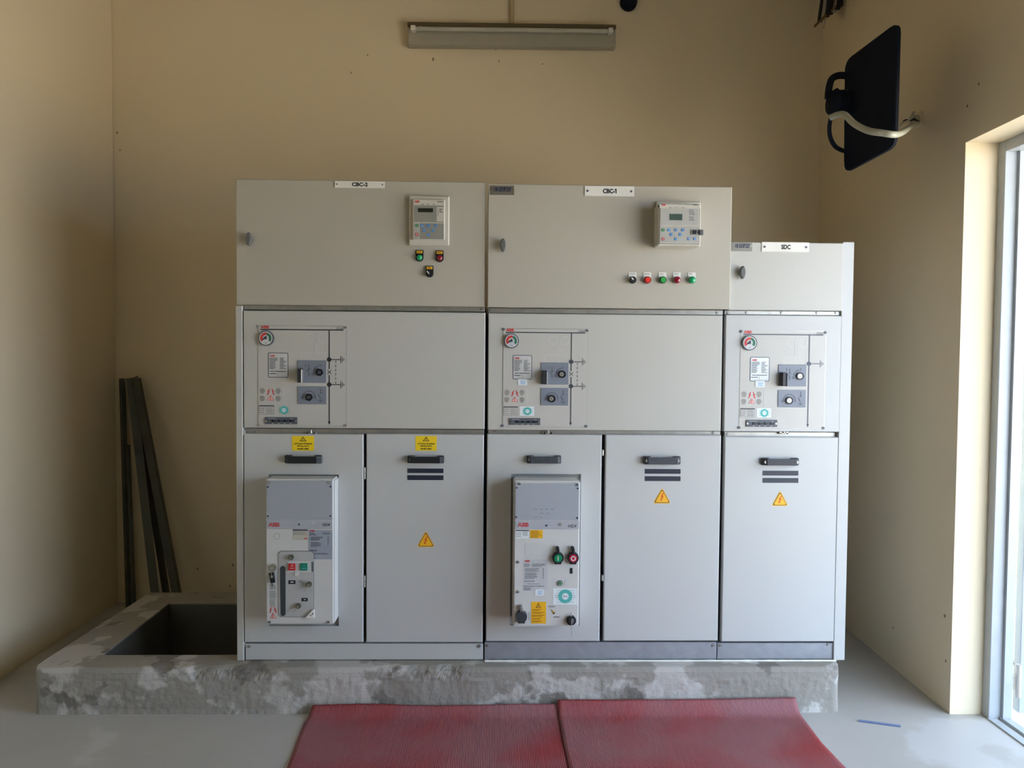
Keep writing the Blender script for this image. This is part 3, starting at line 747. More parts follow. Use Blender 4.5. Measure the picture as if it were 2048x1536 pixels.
mb = MB(); prect(mb, 828, 411, 887.5, 444.5, yb_, relayg, .0008); prect(mb, 828, 446.5, 887.5, 478, yb_, relayg, .0008); prect(mb, 828, 446.5, 839.5, 478, yb_ - .0008, relayl, .0004)
prect(mb, 873.5, 414, 888, 443, yb_ - .0008, relayb, .0005)
for k in range(5): a = at(876, 418.5 + 2.9 * k, yb_ - .0013); mb.cyl((a.x, yb_ - .0013, a.z), (0, -1, 0), .0016, .0006, ink, 8)
for k in range(3): prect(mb, 878.5, 417.5 + 2.9 * k, 886 - (k == 1) * 3, 419 + 2.9 * k, yb_ - .0013, inkg, .0004)
for (a, b) in ((842, 848), (854, 858), (865.5, 870)): prect(mb, a, 408.5, b, 409.6, yb_, inkg, .0004)
abb(mb, 829, 401, 839, 405.3, yb_); x0, x1, z0, z1 = R4(875, 402, 887, 405, yb_); mb.text('REF601', x0, x1, z0, z1, yb_, ink, .01)
mb.build('relay_face', r1)
mb = MB(); prect(mb, 836, 416.5, 866, 424.5, yb_ - .0008, lcd, .001); mb.build('display', r1)
keys(r1, ((834, 451, btng2, 'I'), (834, 469, btnr, 'O'), (844, 451.5, bluekey, '-'), (857, 451.5, bluekey, '|'), (871.5, 451.5, bluekey, '='), (848.5, 460.5, bluekey, '-'), (866.5, 460.5, bluekey, '-'), (857, 469.5, bluekey, '|')), yb_ - .0012)

y = YL2; ya = y - .085
mb = MB(); prect(mb, 1316.5, 407, 1401.5, 491, ya, relayb, 0, .004, y)
prect(mb, 1312.5, 403, 1401, 493.5, y - .014, relayb, 0, .003, y)
r2 = mb.build('protection_relay', c2); r2['label'] = 'deep light grey control relay with a hinged window'
mb = MB(); prect(mb, 1319, 416, 1399.3, 488, ya, ink, .0006); prect(mb, 1319.8, 416, 1398.6, 487.2, ya - .0006, relayb, .0006); prect(mb, 1321, 417, 1397, 450.5, ya - .0012, relayl, .0005); prect(mb, 1321, 452, 1397, 485.5, ya - .0012, relayl, .0005)
for k in range(7): prect(mb, 1378, 419.5 + 3 * k + (k > 3) * 2.2, 1387 + (k * 5 % 4), 420.6 + 3 * k + (k > 3) * 2.2, ya - .0017, inkg, .0005)
for a in (1338, 1351, 1364): prect(mb, a, 414.8, a + 4, 415.6, ya, inkg, .0006)
abb(mb, 1323, 408, 1331, 411.5, ya); x0, x1, z0, z1 = R4(1386, 408.5, 1396, 411.2, ya); mb.text('REF615', x0, x1, z0, z1, ya, ink, .01)
prect(mb, 1315.5, 411.5, 1319, 414.5, ya, blackp, .002)
mb.build('relay_face', r2)
mb = MB(); prect(mb, 1339, 428, 1364.5, 440.5, ya - .0017, lcd2, .001); mb.build('display', r2)
keys(r2, ((1326, 460, btng2, 'I'), (1326, 478, btnr, 'O'), (1337.5, 460, bluekey, '-'), (1351.5, 460, bluekey, '|'), (1365.5, 460, bluekey, '='), (1342, 469, bluekey, '-'), (1360, 469, bluekey, '-'), (1351, 478, bluekey, '|'), (1377.5, 477.5, bluekey, 'O'), (1389, 477.5, bluekey, 'I')), ya - .0017, 2.8)
mb = MB(); prect(mb, 1382.5, 459, 1395, 469.5, ya - .006, galv, 0, .001, ya); prect(mb, 1385.5, 460, 1393.5, 468, ya - .009, blackp, 0, .001, ya - .004)
prect(mb, 1394, 462.5, 1402, 467, ya - .006, blackp, 0, .001, ya); prect(mb, 1399.5, 459, 1407, 470, ya - .010, mat('latch_grey', (96, 98, 100), .3), 0, .0015, ya + .004)
o = mb.build('window_latch', r2); o['label'] = 'black and grey latch'

# ---- push buttons and lamps
def oval_button(cb, l, t, kind, y):
    mb = MB(); x0, x1, z0, z1 = R4(l, t, l + 15.5, t + 23, y); w = x1 - x0; xc = (x0 + x1) / 2; zc = z0 + w / 2
    P = [(x1, z1), (x0, z1)] + [(xc - w / 2 * math.cos(a), zc - w / 2 * math.sin(a)) for a in [PI * i / 14 for i in range(15)]]
    mb.poly(P, y - .006, y, blackp)
    mb.box(x0 + w * .12, x1 - w * .12, y - .0075, y - .006, z1 - w * .42, z1 - w * .1, yelor, .0005)
    mb.lines(x0 + w * .25, x1 - w * .25, z1 - w * .33, z1 - w * .2, 1, y - .0075, ink, .7, .2, int(l))
    if kind == 'sel':
        mb.cyl((xc, y - .006, zc), (0, -1, 0), w * .42, .012, blackp, 24); mb.line((xc - w * .30, zc + w * .28), (xc - w * .02, zc - w * .08), w * .13, y - .018, white)
        mb.line((xc - w * .3, zc + w * .3), (xc + w * .3, zc - w * .3), w * .3, y - .018, blackp, .006) if False else None
    else:
        mb.cyl((xc, y - .006, zc), (0, -1, 0), w * .42, .005, blackp, 24); mb.dome((xc, y - .011, zc), w * .38, .010, btng if kind == 'g' else btnm)
    return mb.build('selector_switch' if kind == 'sel' else 'indicator_lamp', cb)
oval_button(c1, 831.5, 500.5, 'g', YL1)['label'] = 'green lamp in black housing'
oval_button(c1, 871.8, 501.5, 'r', YL1)['label'] = 'dark red lamp in black housing'
oval_button(c1, 851.5, 532, 'sel', YL1)['label'] = 'black selector with white pointer'
for (px, kind, m1, m2, nm, lbl) in ((1265.5, 'sel', blackp, None, 'selector_switch', 'black selector with white pointer'), (1295, 'b', mat('dark_red_ring', (120, 34, 32), .4), mat('bright_red_cap', (222, 58, 44), .3, coat=.3), 'push_button', 'bright red push button'), (1325.5, 'b', mat('dark_green_ring', (20, 78, 36), .4), mat('leaf_green_cap', (52, 160, 72), .3, coat=.3), 'push_button', 'leaf green push button'), (1354, 'l', btnm, btnm, 'indicator_lamp', 'maroon lamp'), (1384, 'l', btng, btng, 'indicator_lamp', 'emerald green lamp')):
    y = YL2; mb = MB(); prect(mb, px - 8.5, 545, px + 7, 562, y, white, .002, .0005)
    x0, x1, z0, z1 = R4(px - 6, 547, px + 5, 549, y - .002); mb.lines(x0, x1, z0, z1, 1, y - .002, inkg, .6, .4, int(px))
    a = at(px, 560, y - .01); q = 7.1 * (D - .06) / FPX
    mb.cyl((a.x, y - .002, a.z), (0, -1, 0), q, .014, m1, 28)
    if kind == 'sel':
        mb.cyl((a.x, y - .016, a.z), (0, -1, 0), q * .9, .006, blackp, 28, q * .8); mb.line((a.x - q * .45, a.z + q * .6), (a.x + q * .05, a.z), q * .3, y - .022, white)
    elif kind == 'b': mb.cyl((a.x, y - .016, a.z), (0, -1, 0), q * .78, .004, m2, 28, q * .7)
    else: mb.dome((a.x, y - .016, a.z), q, .008, m2)
    o = mb.build(nm, c2); o['label'] = lbl

# ------------------------------------------------------------------ the two circuit breakers
def key_lock(cb, px, py, y, r=.010, kx=-8, ky=12):
    mb = MB(); a = at(px, py, y); mb.cyl((a.x, y, a.z), (0, -1, 0), r, .010, mat('lock_brass_grey', (120, 118, 102), .35, .7), 20); mb.cyl((a.x, y - .010, a.z), (0, -1, 0), r * .55, .006, chrome, 14)
    b = at(px + kx, py + ky, y - .012); mb.tube([(a.x, y - .014, a.z), (b.x, y - .016, b.z)], .0014, chrome, 6)
    return mb.build('key_lock', cb)
def breaker(kind):
    if kind == 1:
        yF = -.085; fr = (530.7, 958.5, 668.5, 1249); lab = 'vacuum circuit breaker box with red and green square buttons, in left cabinet'
    else:
        yF = -.11; fr = (1026.5, 962, 1159.5, 1254); lab = 'circuit breaker box with large round green and red buttons, in middle cabinet'
    x0, x1, z0, z1 = R4(*fr, yF)
    cb = thing('circuit_breaker', lab, 'circuit breaker', ((x0 + x1) / 2, 0, z0), 'circuit breakers in the lower doors')
    mb = MB(); mb.box(x0, x1, yF, .010, z0, z1, coverw, .006, 3); mb.build('breaker_housing', cb)
    return cb, yF, (x0, x1, z0, z1)
# first
b1, y, _ = breaker(1)
mb = MB(); prect(mb, 533.5, 961.5, 665, 1039, y, platel, .0025, .001)
for (px, py) in ((535.8, 974), (661, 973.3), (535.8, 1032.3), (660.8, 1032)): a = at(px, py, y - .0025); mb.cyl((a.x, y - .0025, a.z), (0, -1, 0), .0034, .0015, blackp, 12)
for (px, py) in ((538.5, 965), (657.5, 965)): a = at(px, py, y - .0025); mb.cyl((a.x, y - .0025, a.z), (0, -1, 0), .006, .002, galv, 12)
for k in range(14): px = 570 + (k * 37 % 52); py = 1014 + (k * 11 % 22); prect(mb, px, py, px + 4, py + .7, y - .0025, mat('scuff', (146, 152, 162), .5), .0003)
o = mb.build('upper_plate', b1)
mb = MB(); prect(mb, 533, 1040.5, 665.5, 1057.5, y, bandg, .003, .001); abb(mb, 536.8, 1045, 559.3, 1053.3, y - .003, None, bandg)
a = at(598, 1049, y - .003); mb.cyl((a.x, y - .003, a.z), (0, -1, 0), .0034, .001, blackp, 12)
x0, x1, z0, z1 = R4(644.5, 1046.5, 660, 1052.6, y - .003); mb.text('VD4', x0, x1, z0, z1, y - .003, ink, .012)
prect(mb, 624, 1042, 631, 1048, y - .003, mat('faded_tab', (182, 184, 190), .5), .0004)
mb.build('maker_band', b1)
mb = MB(); prect(mb, 585.5, 1058.5, 616, 1080, y, mat('paper_tan', (186, 182, 170), .6), .0006); prect(mb, 585.5, 1058.5, 616, 1061.8, y - .0006, dkgrey, .0004)
x0, x1, z0, z1 = R4(586.5, 1063, 615, 1070, y - .0006); mb.lines(x0, x1, z0, z1, 4, y - .0006, inkg, .3, .2, 11); abb(mb, 608, 1075.5, 615, 1078, y - .0006); mb.build('small_label', b1)
mb = MB(); prect(mb, 617.5, 1060, 664.5, 1118.5, y, mat('blue_grey_paper', (150, 158, 170), .5), .0009); yy = y - .0009; abb(mb, 619.5, 1059.7, 629.5, 1063, yy)
for (l, t, r, b, n, s) in ((619, 1065, 634, 1071, 4, 2), (645, 1065, 661, 1069, 2, 3), (622, 1073, 648, 1081, 4, 4), (622, 1084, 644, 1094, 6, 5), (619.5, 1099, 640, 1103, 2, 6), (626, 1105.5, 658, 1109.5, 2, 7), (619, 1110, 632, 1117, 4, 8), (655.5, 1073, 658, 1090, 8, 9)):
    x0, x1, z0, z1 = R4(l, t, r, b, yy); mb.lines(x0, x1, z0, z1, n, yy, inkg, .55, .4, s)
mb.build('rating_plate', b1)
# recessed control field
mb = MB(); x0, x1, z0, z1 = R4(557, 1101.5, 628, 1234, y); ctl = mat('control_field_grey', (176, 176, 174), .42)
c_ = .010; P = [(x0 + c_, z0), (x1 - c_, z0), (x1, z0 + c_), (x1, z1 - c_), (x1 - c_, z1), (x0 + c_, z1), (x0, z1 - c_), (x0, z0 + c_)]
mb.poly(P, y - .0015, y, inkg); cc = Vector(((x0 + x1) / 2, (z0 + z1) / 2)); mb.poly([tuple(cc + (Vector(q) - cc) * .985) for q in P], y - .003, y - .001, ctl)
prect(mb, 576, 1122.5, 627, 1144, y - .003, coverw, .0006); prect(mb, 623, 1123.5, 627, 1143.5, y - .0036, inkg, .0006)
a = at(594, 1147.5, y - .004); mb.cyl((a.x, y - .003, a.z), (0, -1, 0), .009, .003, coverw, 20); a = at(553.5, 1072.5, y)
mb.arc(a.x, a.z, .012, .013, 0, 360, y, inkg, 24); 
for q in ((655.8, 1207, 656.3, 1222), (660, 1207, 660.5, 1222)): prect(mb, *q, y, bandg, .0005)
cf = mb.build('control_field', b1)
mb = MB(); x0, x1, z0, z1 = R4(560.5, 1131.5, 571.2, 1232, y - .003); w = (x1 - x0) / 2; P = [((x0 + x1) / 2 + w * math.cos(t_), z1 - w + w * math.sin(t_)) for t_ in [PI * i / 10 for i in range(11)]] + [((x0 + x1) / 2 - w * math.cos(t_) * (.8 if math.cos(t_) > 0 else 1), z0 + w - w * math.sin(t_)) for t_ in [PI * i / 10 for i in range(11)]]
mb.poly(P, y - .0045, y - .003, mat('slot_dark', (58, 62, 64), .4)); o = mb.build('charging_lever', b1); o['label'] = 'dark spring charging lever in a slot'
for (l, t, r, b, m, s, nm, lb) in ((577, 1126.5, 591.5, 1140.5, btnr, 'O', 'push_button', 'red square button'), (601, 1126, 615.5, 1140.5, mat('teal_green_button', (16, 122, 96), .35), 'I', 'push_button', 'green square button')):
    mb = MB(); prect(mb, l, t, r, b, y - .0036, m, .006, .001); x0, x1, z0, z1 = R4(l, t, r, b, y - .0096); xc = (x0 + x1) / 2; zc = z0 + (z1 - z0) * .66
    if s == 'O': mb.arc(xc, zc, .0028, .0042, 0, 360, y - .0097, skin, 16)
    else: mb.line((xc, zc - .005), (xc, zc + .004), .0014, y - .0097, bluel)
    mb.lines(x0 + .006, x1 - .006, z0 + .006, z0 + .010, 1, y - .0097, skin if s == 'O' else bluel, .6, .1, 3)
    o = mb.build(nm, b1); o['label'] = lb
for (l, t, r, b) in ((577, 1160.5, 591, 1168), (603.5, 1196, 615.5, 1202.5)):
    mb = MB(); prect(mb, l, t, r, b, y - .003, blackp, .001, .0003); x0, x1, z0, z1 = R4(l + 4, t + 2, r - 4, b - 2, y - .004); mb.lines(x0, x1, z0, z1, 1, y - .004, stick, .6, 0, 3); mb.build('indicator_window', b1)
key_lock(b1, 583, 1114, y - .003, .011, -5, 8); key_lock(b1, 619, 1168, y - .003, .011, -11, 14); key_lock(b1, 597.5, 1211, y - .003, .011, -11, 13)
mb = MB(); p0 = at(612, 1167, y - .008); p1 = at(602, 1162, y - .008); mb.tube([(p0.x, y - .01, p0.z), (p1.x, y - .008, p1.z)], .003, galv, 8); mb.build('key_stub', b1)
mb = MB(); a = at(547, 1134, y); mb.cyl((a.x, y, a.z), (0, -1, 0), .014, .018, chrome, 24); mb.cyl((a.x - .002, y - .018, a.z), (0, -1, 0), .007, .004, galv, 16); mb.build('barrel_lock', b1)
mb = MB(); P = [pxy(538, 1146, y - .01), pxy(547.5, 1144.5, y - .01), pxy(550, 1165, y - .01), pxy(541.5, 1166, y - .01)]; mb.poly(P[::-1], y - .014, y - .004, blackp)
a = at(543.5, 1153, y - .014); mb.cyl((a.x, y - .014, a.z), (0, -1, 0), .006, .002, chrome, 14); p1 = at(545.5, 1172, y); mb.tube([(at(545, 1165, y).x, y - .008, at(545, 1165, y).z), (p1.x, y - .005, p1.z)], .0018, ink, 8)
mb.tube([at(547 , 1140, y - .016), at(543, 1144, y - .02), at(543, 1150, y - .016)], .0018, chrome, 8)
o = mb.build('hanging_key', b1); o['label'] = 'key with black head'
mb = MB()
for k, (t_, b_) in enumerate(((1168, 1179), (1181.5, 1196.5), (1198, 1213))):
    x0, x1, z0, z1 = R4(539.5, t_, 552.5, b_, y); mb.lines(x0, x1, z0, z1, 7, y, mat('hazard_grey', (140, 144, 142), .5), .6, .25, 20 + k)
for cx, s in ((541.5, 1), (550.5, -1)): a = at(cx, 1220, y); bolt(mb, a.x, a.z, .026, y, redk, s)
mb.poly([pxy(539.6, 1236.8, y), pxy(553.2, 1236.8, y), pxy(546.2, 1224.4, y)][::-1], y - .0004, y, redk); mb.poly([pxy(541, 1236, y), pxy(552, 1236, y), pxy(546.2, 1226, y)][::-1], y - .0009, y - .0004, skin); mb.line(pxy(546.2, 1227.5, y), pxy(546.2, 1235.5, y), .0022, y - .0010, redk)
mb.build('hazard_print', b1)
mb = MB(); P = [pxy(613, 1233.5, y), pxy(627, 1218, y), pxy(629.5, 1219, y), pxy(629.5, 1233.5, y)]; mb.poly(P[::-1], y - .014, y - .003, white)
for px, py in ((621.5, 1231), (625.5, 1227.5)): a = at(px, py, y - .014); mb.cyl((a.x, y - .014, a.z), (0, -1, 0), .0025, .001, ink, 10)
mb.build('corner_bracket', b1)
for px in (539.5, 657.5): mb = MB(); a = at(px, 1244, y); mb.cyl((a.x, y, a.z), (0, -1, 0), .0065, .005, galv, 12, .005); mb.line((a.x - .005, a.z - .002), (a.x + .005, a.z + .003), .002, y - .005, ink); mb.build('cover_screw', b1)

# second
b2, y, _ = breaker(2)
mb = MB(); prect(mb, 1030.5, 966.5, 1158, 1039.5, y, platel, .0025, .001)
for (px, py) in ((1033.5, 975.5), (1155.5, 977), (1032.5, 1034), (1154.3, 1036)): a = at(px, py, y - .0025); mb.cyl((a.x, y - .0025, a.z), (0, -1, 0), .0034, .0015, blackp, 12)
for (px, py) in ((1038, 967), (1153, 969)): prect(mb, px - 3, py - 3, px + 3, py + 3, y - .0005, mat('recess_grey', (150, 152, 156), .5), .002)
for (px, py, n) in ((1067, 1018, 4), (1080, 1026.5, 2), (1067, 1034.5, 2)):
    for k in range(n): prect(mb, px + k * 11.5, py, px + k * 11.5 + 7, py + .7, y - .0025, inkg, .0003)
mb.build('upper_plate', b2)
mb = MB(); prect(mb, 1030, 1041, 1158, 1058, y, bandg, .003, .001); abb(mb, 1035.3, 1045, 1057.3, 1053.5, y - .003, None, bandg)
a = at(1093, 1051, y - .003); mb.cyl((a.x, y - .003, a.z), (0, -1, 0), .0034, .001, blackp, 12); a = at(1121, 1049, y - .003); mb.cyl((a.x, y - .003, a.z), (0, -1, 0), .0055, .003, galv, 12)
x0, x1, z0, z1 = R4(1136.8, 1048.8, 1152.8, 1055, y - .003); mb.text('HD4', x0, x1, z0, z1, y - .003, ink, .0); mb.build('maker_band', b2)
mb = MB(); prect(mb, 1031.5, 1060, 1058, 1077, y, stick, .0006); prect(mb, 1031.5, 1060, 1058, 1062.3, y - .0006, dkgrey, .0004)
x0, x1, z0, z1 = R4(1032, 1064, 1043, 1075, y - .0006); mb.lines(x0, x1, z0, z1, 3, y - .0006, inkg, .25, .1, 4); x0, x1, z0, z1 = R4(1045, 1063, 1056, 1072, y - .0006); mb.lines(x0, x1, z0, z1, 4, y - .0006, inkg, .35, .1, 5); mb.build('small_label', b2)
mb = MB(); prect(mb, 1060, 1060, 1085.5, 1076.5, y, yelor, .0008); x0, x1, z0, z1 = R4(1061.5, 1061, 1084, 1075.5, y - .0008); mb.lines(x0, x1, z0, z1, 7, y - .0008, mat('brown_ink', (150, 106, 20), .5), .45, .4, 6); mb.build('amber_label', b2)
mb = MB(); prect(mb, 1050.5, 1086.5, 1093, 1117, y, mat('blank_plate', (196, 197, 196), .5), .0006); mb.build('blank_plate', b2)
mb = MB(); prect(mb, 1047, 1119.5, 1095, 1181, y, mat('clear_film', (188, 190, 192), .4), .0004); yy = y - .0004; abb(mb, 1049, 1120, 1059.5, 1124, yy)
for (l, t, r, b, n, s) in ((1048, 1127, 1062, 1134, 3, 2), (1064, 1127, 1092, 1134, 3, 3), (1050, 1136, 1080, 1143.5, 4, 4), (1050, 1145, 1076, 1158, 6, 5), (1049, 1161, 1076, 1164, 1, 6), (1055, 1167, 1083, 1169, 1, 7), (1047.5, 1171, 1092, 1174, 1, 8), (1047.5, 1175, 1064, 1181, 2, 9), (1085, 1136, 1088, 1158, 9, 10)):
    x0, x1, z0, z1 = R4(l, t, r, b, yy); mb.lines(x0, x1, z0, z1, n, yy, inkg, .4, .3, s)
mb.build('rating_plate', b2)
mb = MB(); prect(mb, 1070, 1179, 1087, 1191, y - .0008, stick, .0006); x0, x1, z0, z1 = R4(1075.5, 1181, 1085.5, 1189.5, y - .0014); mb.lines(x0, x1, z0, z1, 4, y - .0014, bluel, .5, .2, 8); mb.build('paper_tag', b2)
for (px, m, s, lb) in ((1116, mat('round_green', (8, 128, 84), .35), 'I', 'round green button with a white bar'), (1146.3, mat('round_red', (176, 28, 60), .35), 'O', 'round red button with a white ring')):
    mb = MB(); a = at(px, 1116, y - .012); r_ = .0235
    mb.cyl((a.x, y, a.z), (0, -1, 0), r_, .016, blackp, 32, r_ * .95); mb.box(a.x - .014, a.x + .014, y - .014, y, a.z - .026, a.z - .015, blackp, .002)
    mb.cyl((a.x, y - .016, a.z), (0, -1, 0), r_ * .70, .004, m, 32, r_ * .66)
    if s == 'I': mb.line((a.x, a.z - .009), (a.x, a.z + .009), .0032, y - .020, white)
    else: mb.arc(a.x, a.z, .0062, .0100, 0, 360, y - .0201, white, 28)
    mb.box(a.x - .006, a.x + .006, y - .018, y - .002, a.z + .018, a.z + .036, blackp, .002); mb.cyl((a.x - .003, y - .004, a.z + .040), (0, -1, 0), .0075, .012, blackp, 16); mb.cyl((a.x - .005, y - .012, a.z + .040), (-1, 0, 0), .004, .006, chrome, 10)
    o = mb.build('push_button', b2); o['label'] = lb
mb = MB(); prect(mb, 1140, 1136, 1145, 1147, y, blackp, .0015); mb.build('indicator_window', b2)
mb = MB(); a = at(1120, 1166, y); mb.cyl((a.x, y, a.z), (0, -1, 0), .011, .004, dkgrey, 24); mb.cyl((a.x, y - .004, a.z), (0, -1, 0), .0085, .001, mat('pale_green_dial', (120, 160, 126), .4), 20); mb.cyl((a.x, y - .005, a.z), (0, -1, 0), .004, .001, ggreen, 14)
mb.pline([pxy(1129, 1160, y), pxy(1130.5, 1163, y), pxy(1128.5, 1166, y), pxy(1129.5, 1171, y)], .001, y, inkg); mb.build('spring_indicator', b2)
mb = MB(); prect(mb, 1106, 1176.5, 1154, 1209, y, stick, .0006); a = at(1130.5, 1192.5, y); q = 14.2 * 3.09 / FPX; yy = y - .0006
mb.arc(a.x, a.z, 0, q, 0, 360, yy, teal, 32); mb.arc(a.x, a.z, 0, q * .48, 0, 360, yy - .0005, stick, 24); mb.text('SF6', a.x - q * .33, a.x + q * .33, a.z - q * .16, a.z + q * .16, yy - .0006, inkg)
for k in (-.85, -.5, .5, .85): mb.line((a.x - q * 1.2, a.z + q * k), (a.x + q * 1.2, a.z + q * k), .0012, yy - .0008, teal)
for k in (-.15, .15): [mb.line((a.x + s * q * 1.05, a.z + q * k), (a.x + s * q * 1.5, a.z + q * k), .0010, yy - .0004, inkg) for s in (-1, 1)]
mb.build('gas_sticker', b2)
mb = MB(); prect(mb, 1062.5, 1203.5, 1092, 1247, y, yelor, .0008); yy = y - .0008
mb.poly([pxy(1072, 1215.5, y), pxy(1082, 1215.5, y), pxy(1077, 1205.5, y)][::-1], yy - .0004, yy, ink); mb.poly([pxy(1073.6, 1214.6, y), pxy(1080.4, 1214.6, y), pxy(1077, 1207.6, y)][::-1], yy - .0009, yy - .0004, yelor); a = at(1077, 1211.6, y); mb.line((a.x, a.z - .004), (a.x, a.z + .004), .0015, yy - .0009, ink)
for k in range(5): x0, x1, z0, z1 = R4(1064, 1218 + 5.7 * k, 1089, 1222 + 5.7 * k, yy); mb.lines(x0, x1, z0, z1, 2, yy, mat('brown_ink', (0, 0, 0)), .5, .4, 30 + k)
mb.build('caution_label', b2)
mb = MB(); a = at(1043, 1233, y - .012); mb.cyl((a.x, y, a.z), (0, -1, 0), .0235, .022, mat('cap_black', (54, 57, 62), .45), 32, .022); mb.box(a.x - .014, a.x + .014, y - .018, y, a.z - .027, a.z - .016, blackp, .002)
mb.box(a.x - .006, a.x + .008, y - .016, y, a.z + .018, a.z + .034, galv, .002); mb.box(a.x - .010, a.x + .004, y - .018, y, a.z + .032, a.z + .046, galv, .003); o = mb.build('charging_shaft_cap', b2); o['label'] = 'black round cap'
mb = MB()
def zig(l, r, py, n, amp, up=False):
    P = [(l + (r - l) * i / n, py + (amp if i % 2 else -amp)) for i in range(n + 1)]
    if up: P = [(py + (q - py) * 1 if False else q, p) for p, q in P]
    mb.pline([pxy(*p, y) for p in P], .0009, y, ink)
zig(1097, 1110, 1213, 8, 1.8); mb.build('spring_mark', b2); mb = MB(); zig(1107, 1119, 1234, 9, 1.3); mb.build('spring_mark', b2)
mb = MB(); mb.pline([pxy(1058 + (1.6 if i % 2 else -1.6), 1224 + i * 2, y) for i in range(9)], .0009, y, ink); mb.build('spring_mark', b2)
mb = MB(); mb.poly([pxy(1101, 1218, y), pxy(1111, 1225, y), pxy(1107, 1229, y)], y - .0006, y, ink); mb.poly([pxy(1102.5, 1219.5, y), pxy(1110, 1224.5, y), pxy(1107, 1225.5, y)], y - .0011, y - .0006, yelor); mb.build('lever_mark', b2)
mb = MB(); a = at(1142, 1239.5, y); mb.cyl((a.x, y, a.z), (0, -1, 0), .0195, .012, blackp, 28); mb.cyl((a.x, y - .012, a.z), (0, -1, 0), .012, .004, dkgrey, 20); mb.box(a.x - .0022, a.x + .0022, y - .03, y - .016, a.z - .012, a.z + .012, chrome, .001)
for k in range(12): t0 = 2 * PI * k / 12; t1 = 2 * PI * (k + 1) / 12; mb.tube([(a.x + .0055 * math.cos(t0), y - .018, a.z + .026 + .0055 * math.sin(t0)), (a.x + .0055 * math.cos(t1), y - .018, a.z + .026 + .0055 * math.sin(t1))], .0012, chrome, 6)
mb.tube([(a.x + .001, y - .022, a.z - .01), (a.x + .001, y - .022, at(1142, 1268, y).z)], .0012, galv, 6); mb.build('key_lock', b2)
for px, py in ((1036, 1124), (1036, 1183)): mb = MB(); a = at(px, py, y); mb.cyl((a.x, y, a.z), (0, -1, 0), .006, .006, galv, 12, .004); mb.line((a.x - .004, a.z - .003), (a.x + .004, a.z - .001), .003, y - .006, ink); mb.build('cover_screw', b2)

# ------------------------------------------------------------------ batten lamp and its conduit on the back wall
nb = Vector((-(YB_R - YB_L), xr(YB_R) - XL, 0)).normalized(); pb0 = Vector((XL, YB_L, 0)); ub = Vector((nb.y, -nb.x, 0))
def atb(px, py, off=0.0):
    d = ray(px, py); p0 = pb0 - nb * off; return CAM + d * ((p0 - CAM).dot(nb) / d.dot(nb))
def wall_obj(o, origin, tilt=0):
    """stand a mesh built in x / -y / z about the origin on the back wall"""
    o.location = origin; o.rotation_euler = (0, tilt, math.atan2(ub.y, ub.x))
L = atb(817, 76); Rr = atb(1228, 81); mid = (L + Rr) / 2; wl = (Rr - L).length / 2; tl = -math.atan2(Rr.z - L.z, (Rr - L).length)
lamp = thing('batten_lamp', 'unlit fluorescent batten lamp fixed high on the back wall', 'lamp', mid)
lamp.rotation_euler = (0, tl, math.atan2(ub.y, ub.x))
def lpart(mb, nm): o = mb.build(nm); o.parent = lamp; return o
hz = (atb(1020, 55).z - atb(1020, 98).z) / 2
mb = MB(); mb.box(-wl, wl, -.055, 0, -hz, hz * .62, lampw, .004); lpart(mb, 'lamp_body')
mb = MB(); mb.box(-wl, wl, -.075, 0, hz * .62, hz, lampd, .004); o = lpart(mb, 'top_rail'); o['label'] = 'brown rail'
mb = MB(); mb.cyl((-wl + .05, -.075, hz * .36), (1, 0, 0), .013, 2 * wl - .1, mat('tube_glass', (188, 186, 174), .3), 16); lpart(mb, 'fluorescent_tube')
for s in (-1, 1):
    mb = MB(); mb.box(s * wl - s * .02, s * wl - s * .048, -.095, -.05, hz * .12, hz * .58, white, .003); lpart(mb, 'lamp_holder')
mb = MB(); mb.box(-wl + .07, -wl + .085, -.08, -.05, hz * .3, hz * .6, white, .002); lpart(mb, 'starter')
c0 = atb(1024, 56, .014); cd_ = MB(); cd_.tube([(c0.x, c0.y, c0.z), (c0.x - .004, c0.y, H - .002)], .013, mat('conduit_cream', (186, 168, 132), .5), 14)
tag(cd_.build('conduit_pipe', loc=(c0.x, c0.y, c0.z)), 'thin cream conduit running up the back wall from the batten lamp', 'pipe')
a = atb(1258, 2, .03); jb = MB(); jb.dome((a.x, a.y, a.z), .045, .05, fog); jb.cyl((a.x, a.y, a.z), (0, 1, 0), .05, .032, fog, 20); jb.box(a.x - .03, a.x + .03, a.y - .03, a.y + .03, a.z + .01, a.z + .09, fog, .004)
tag(jb.build('wall_junction_box', loc=tuple(a)), 'small dark round junction box at the top of the back wall', 'junction box')
# plaster flaws round the lamp
cm = MB(); rr = random.Random(5); nn = 0
for (px, py, s) in ((866, 119, 6), (902, 96, 6), (992, 98, 4), (1092, 99, 5), (1085, 128, 4), (735, 110, 3), (998, 122, 3), (1262, 100, 3), (234, 265, 5), (240, 300, 3), (466, 1130, 4), (460, 1172, 4), (395, 1138, 4), (702, 145, 3), (1400, 5, 4)):
    p = atb(px, py, .0015); r_ = s * p.y / 1000 + .003
    n = 6; V = [p + ub * (r_ * .6 * math.cos(2 * PI * k / n) * (.6 + .6 * rr.random())) + Vector((0, 0, 1)) * (r_ * math.sin(2 * PI * k / n) * (.5 + .7 * rr.random())) for k in range(n)]
    cm.add(V + [q + nb * .002 for q in V], [tuple(range(n))] + [(k, k + n, (k + 1) % n + n, (k + 1) % n) for k in range(n)], mat('bare_plaster', (146, 130, 104), .9))
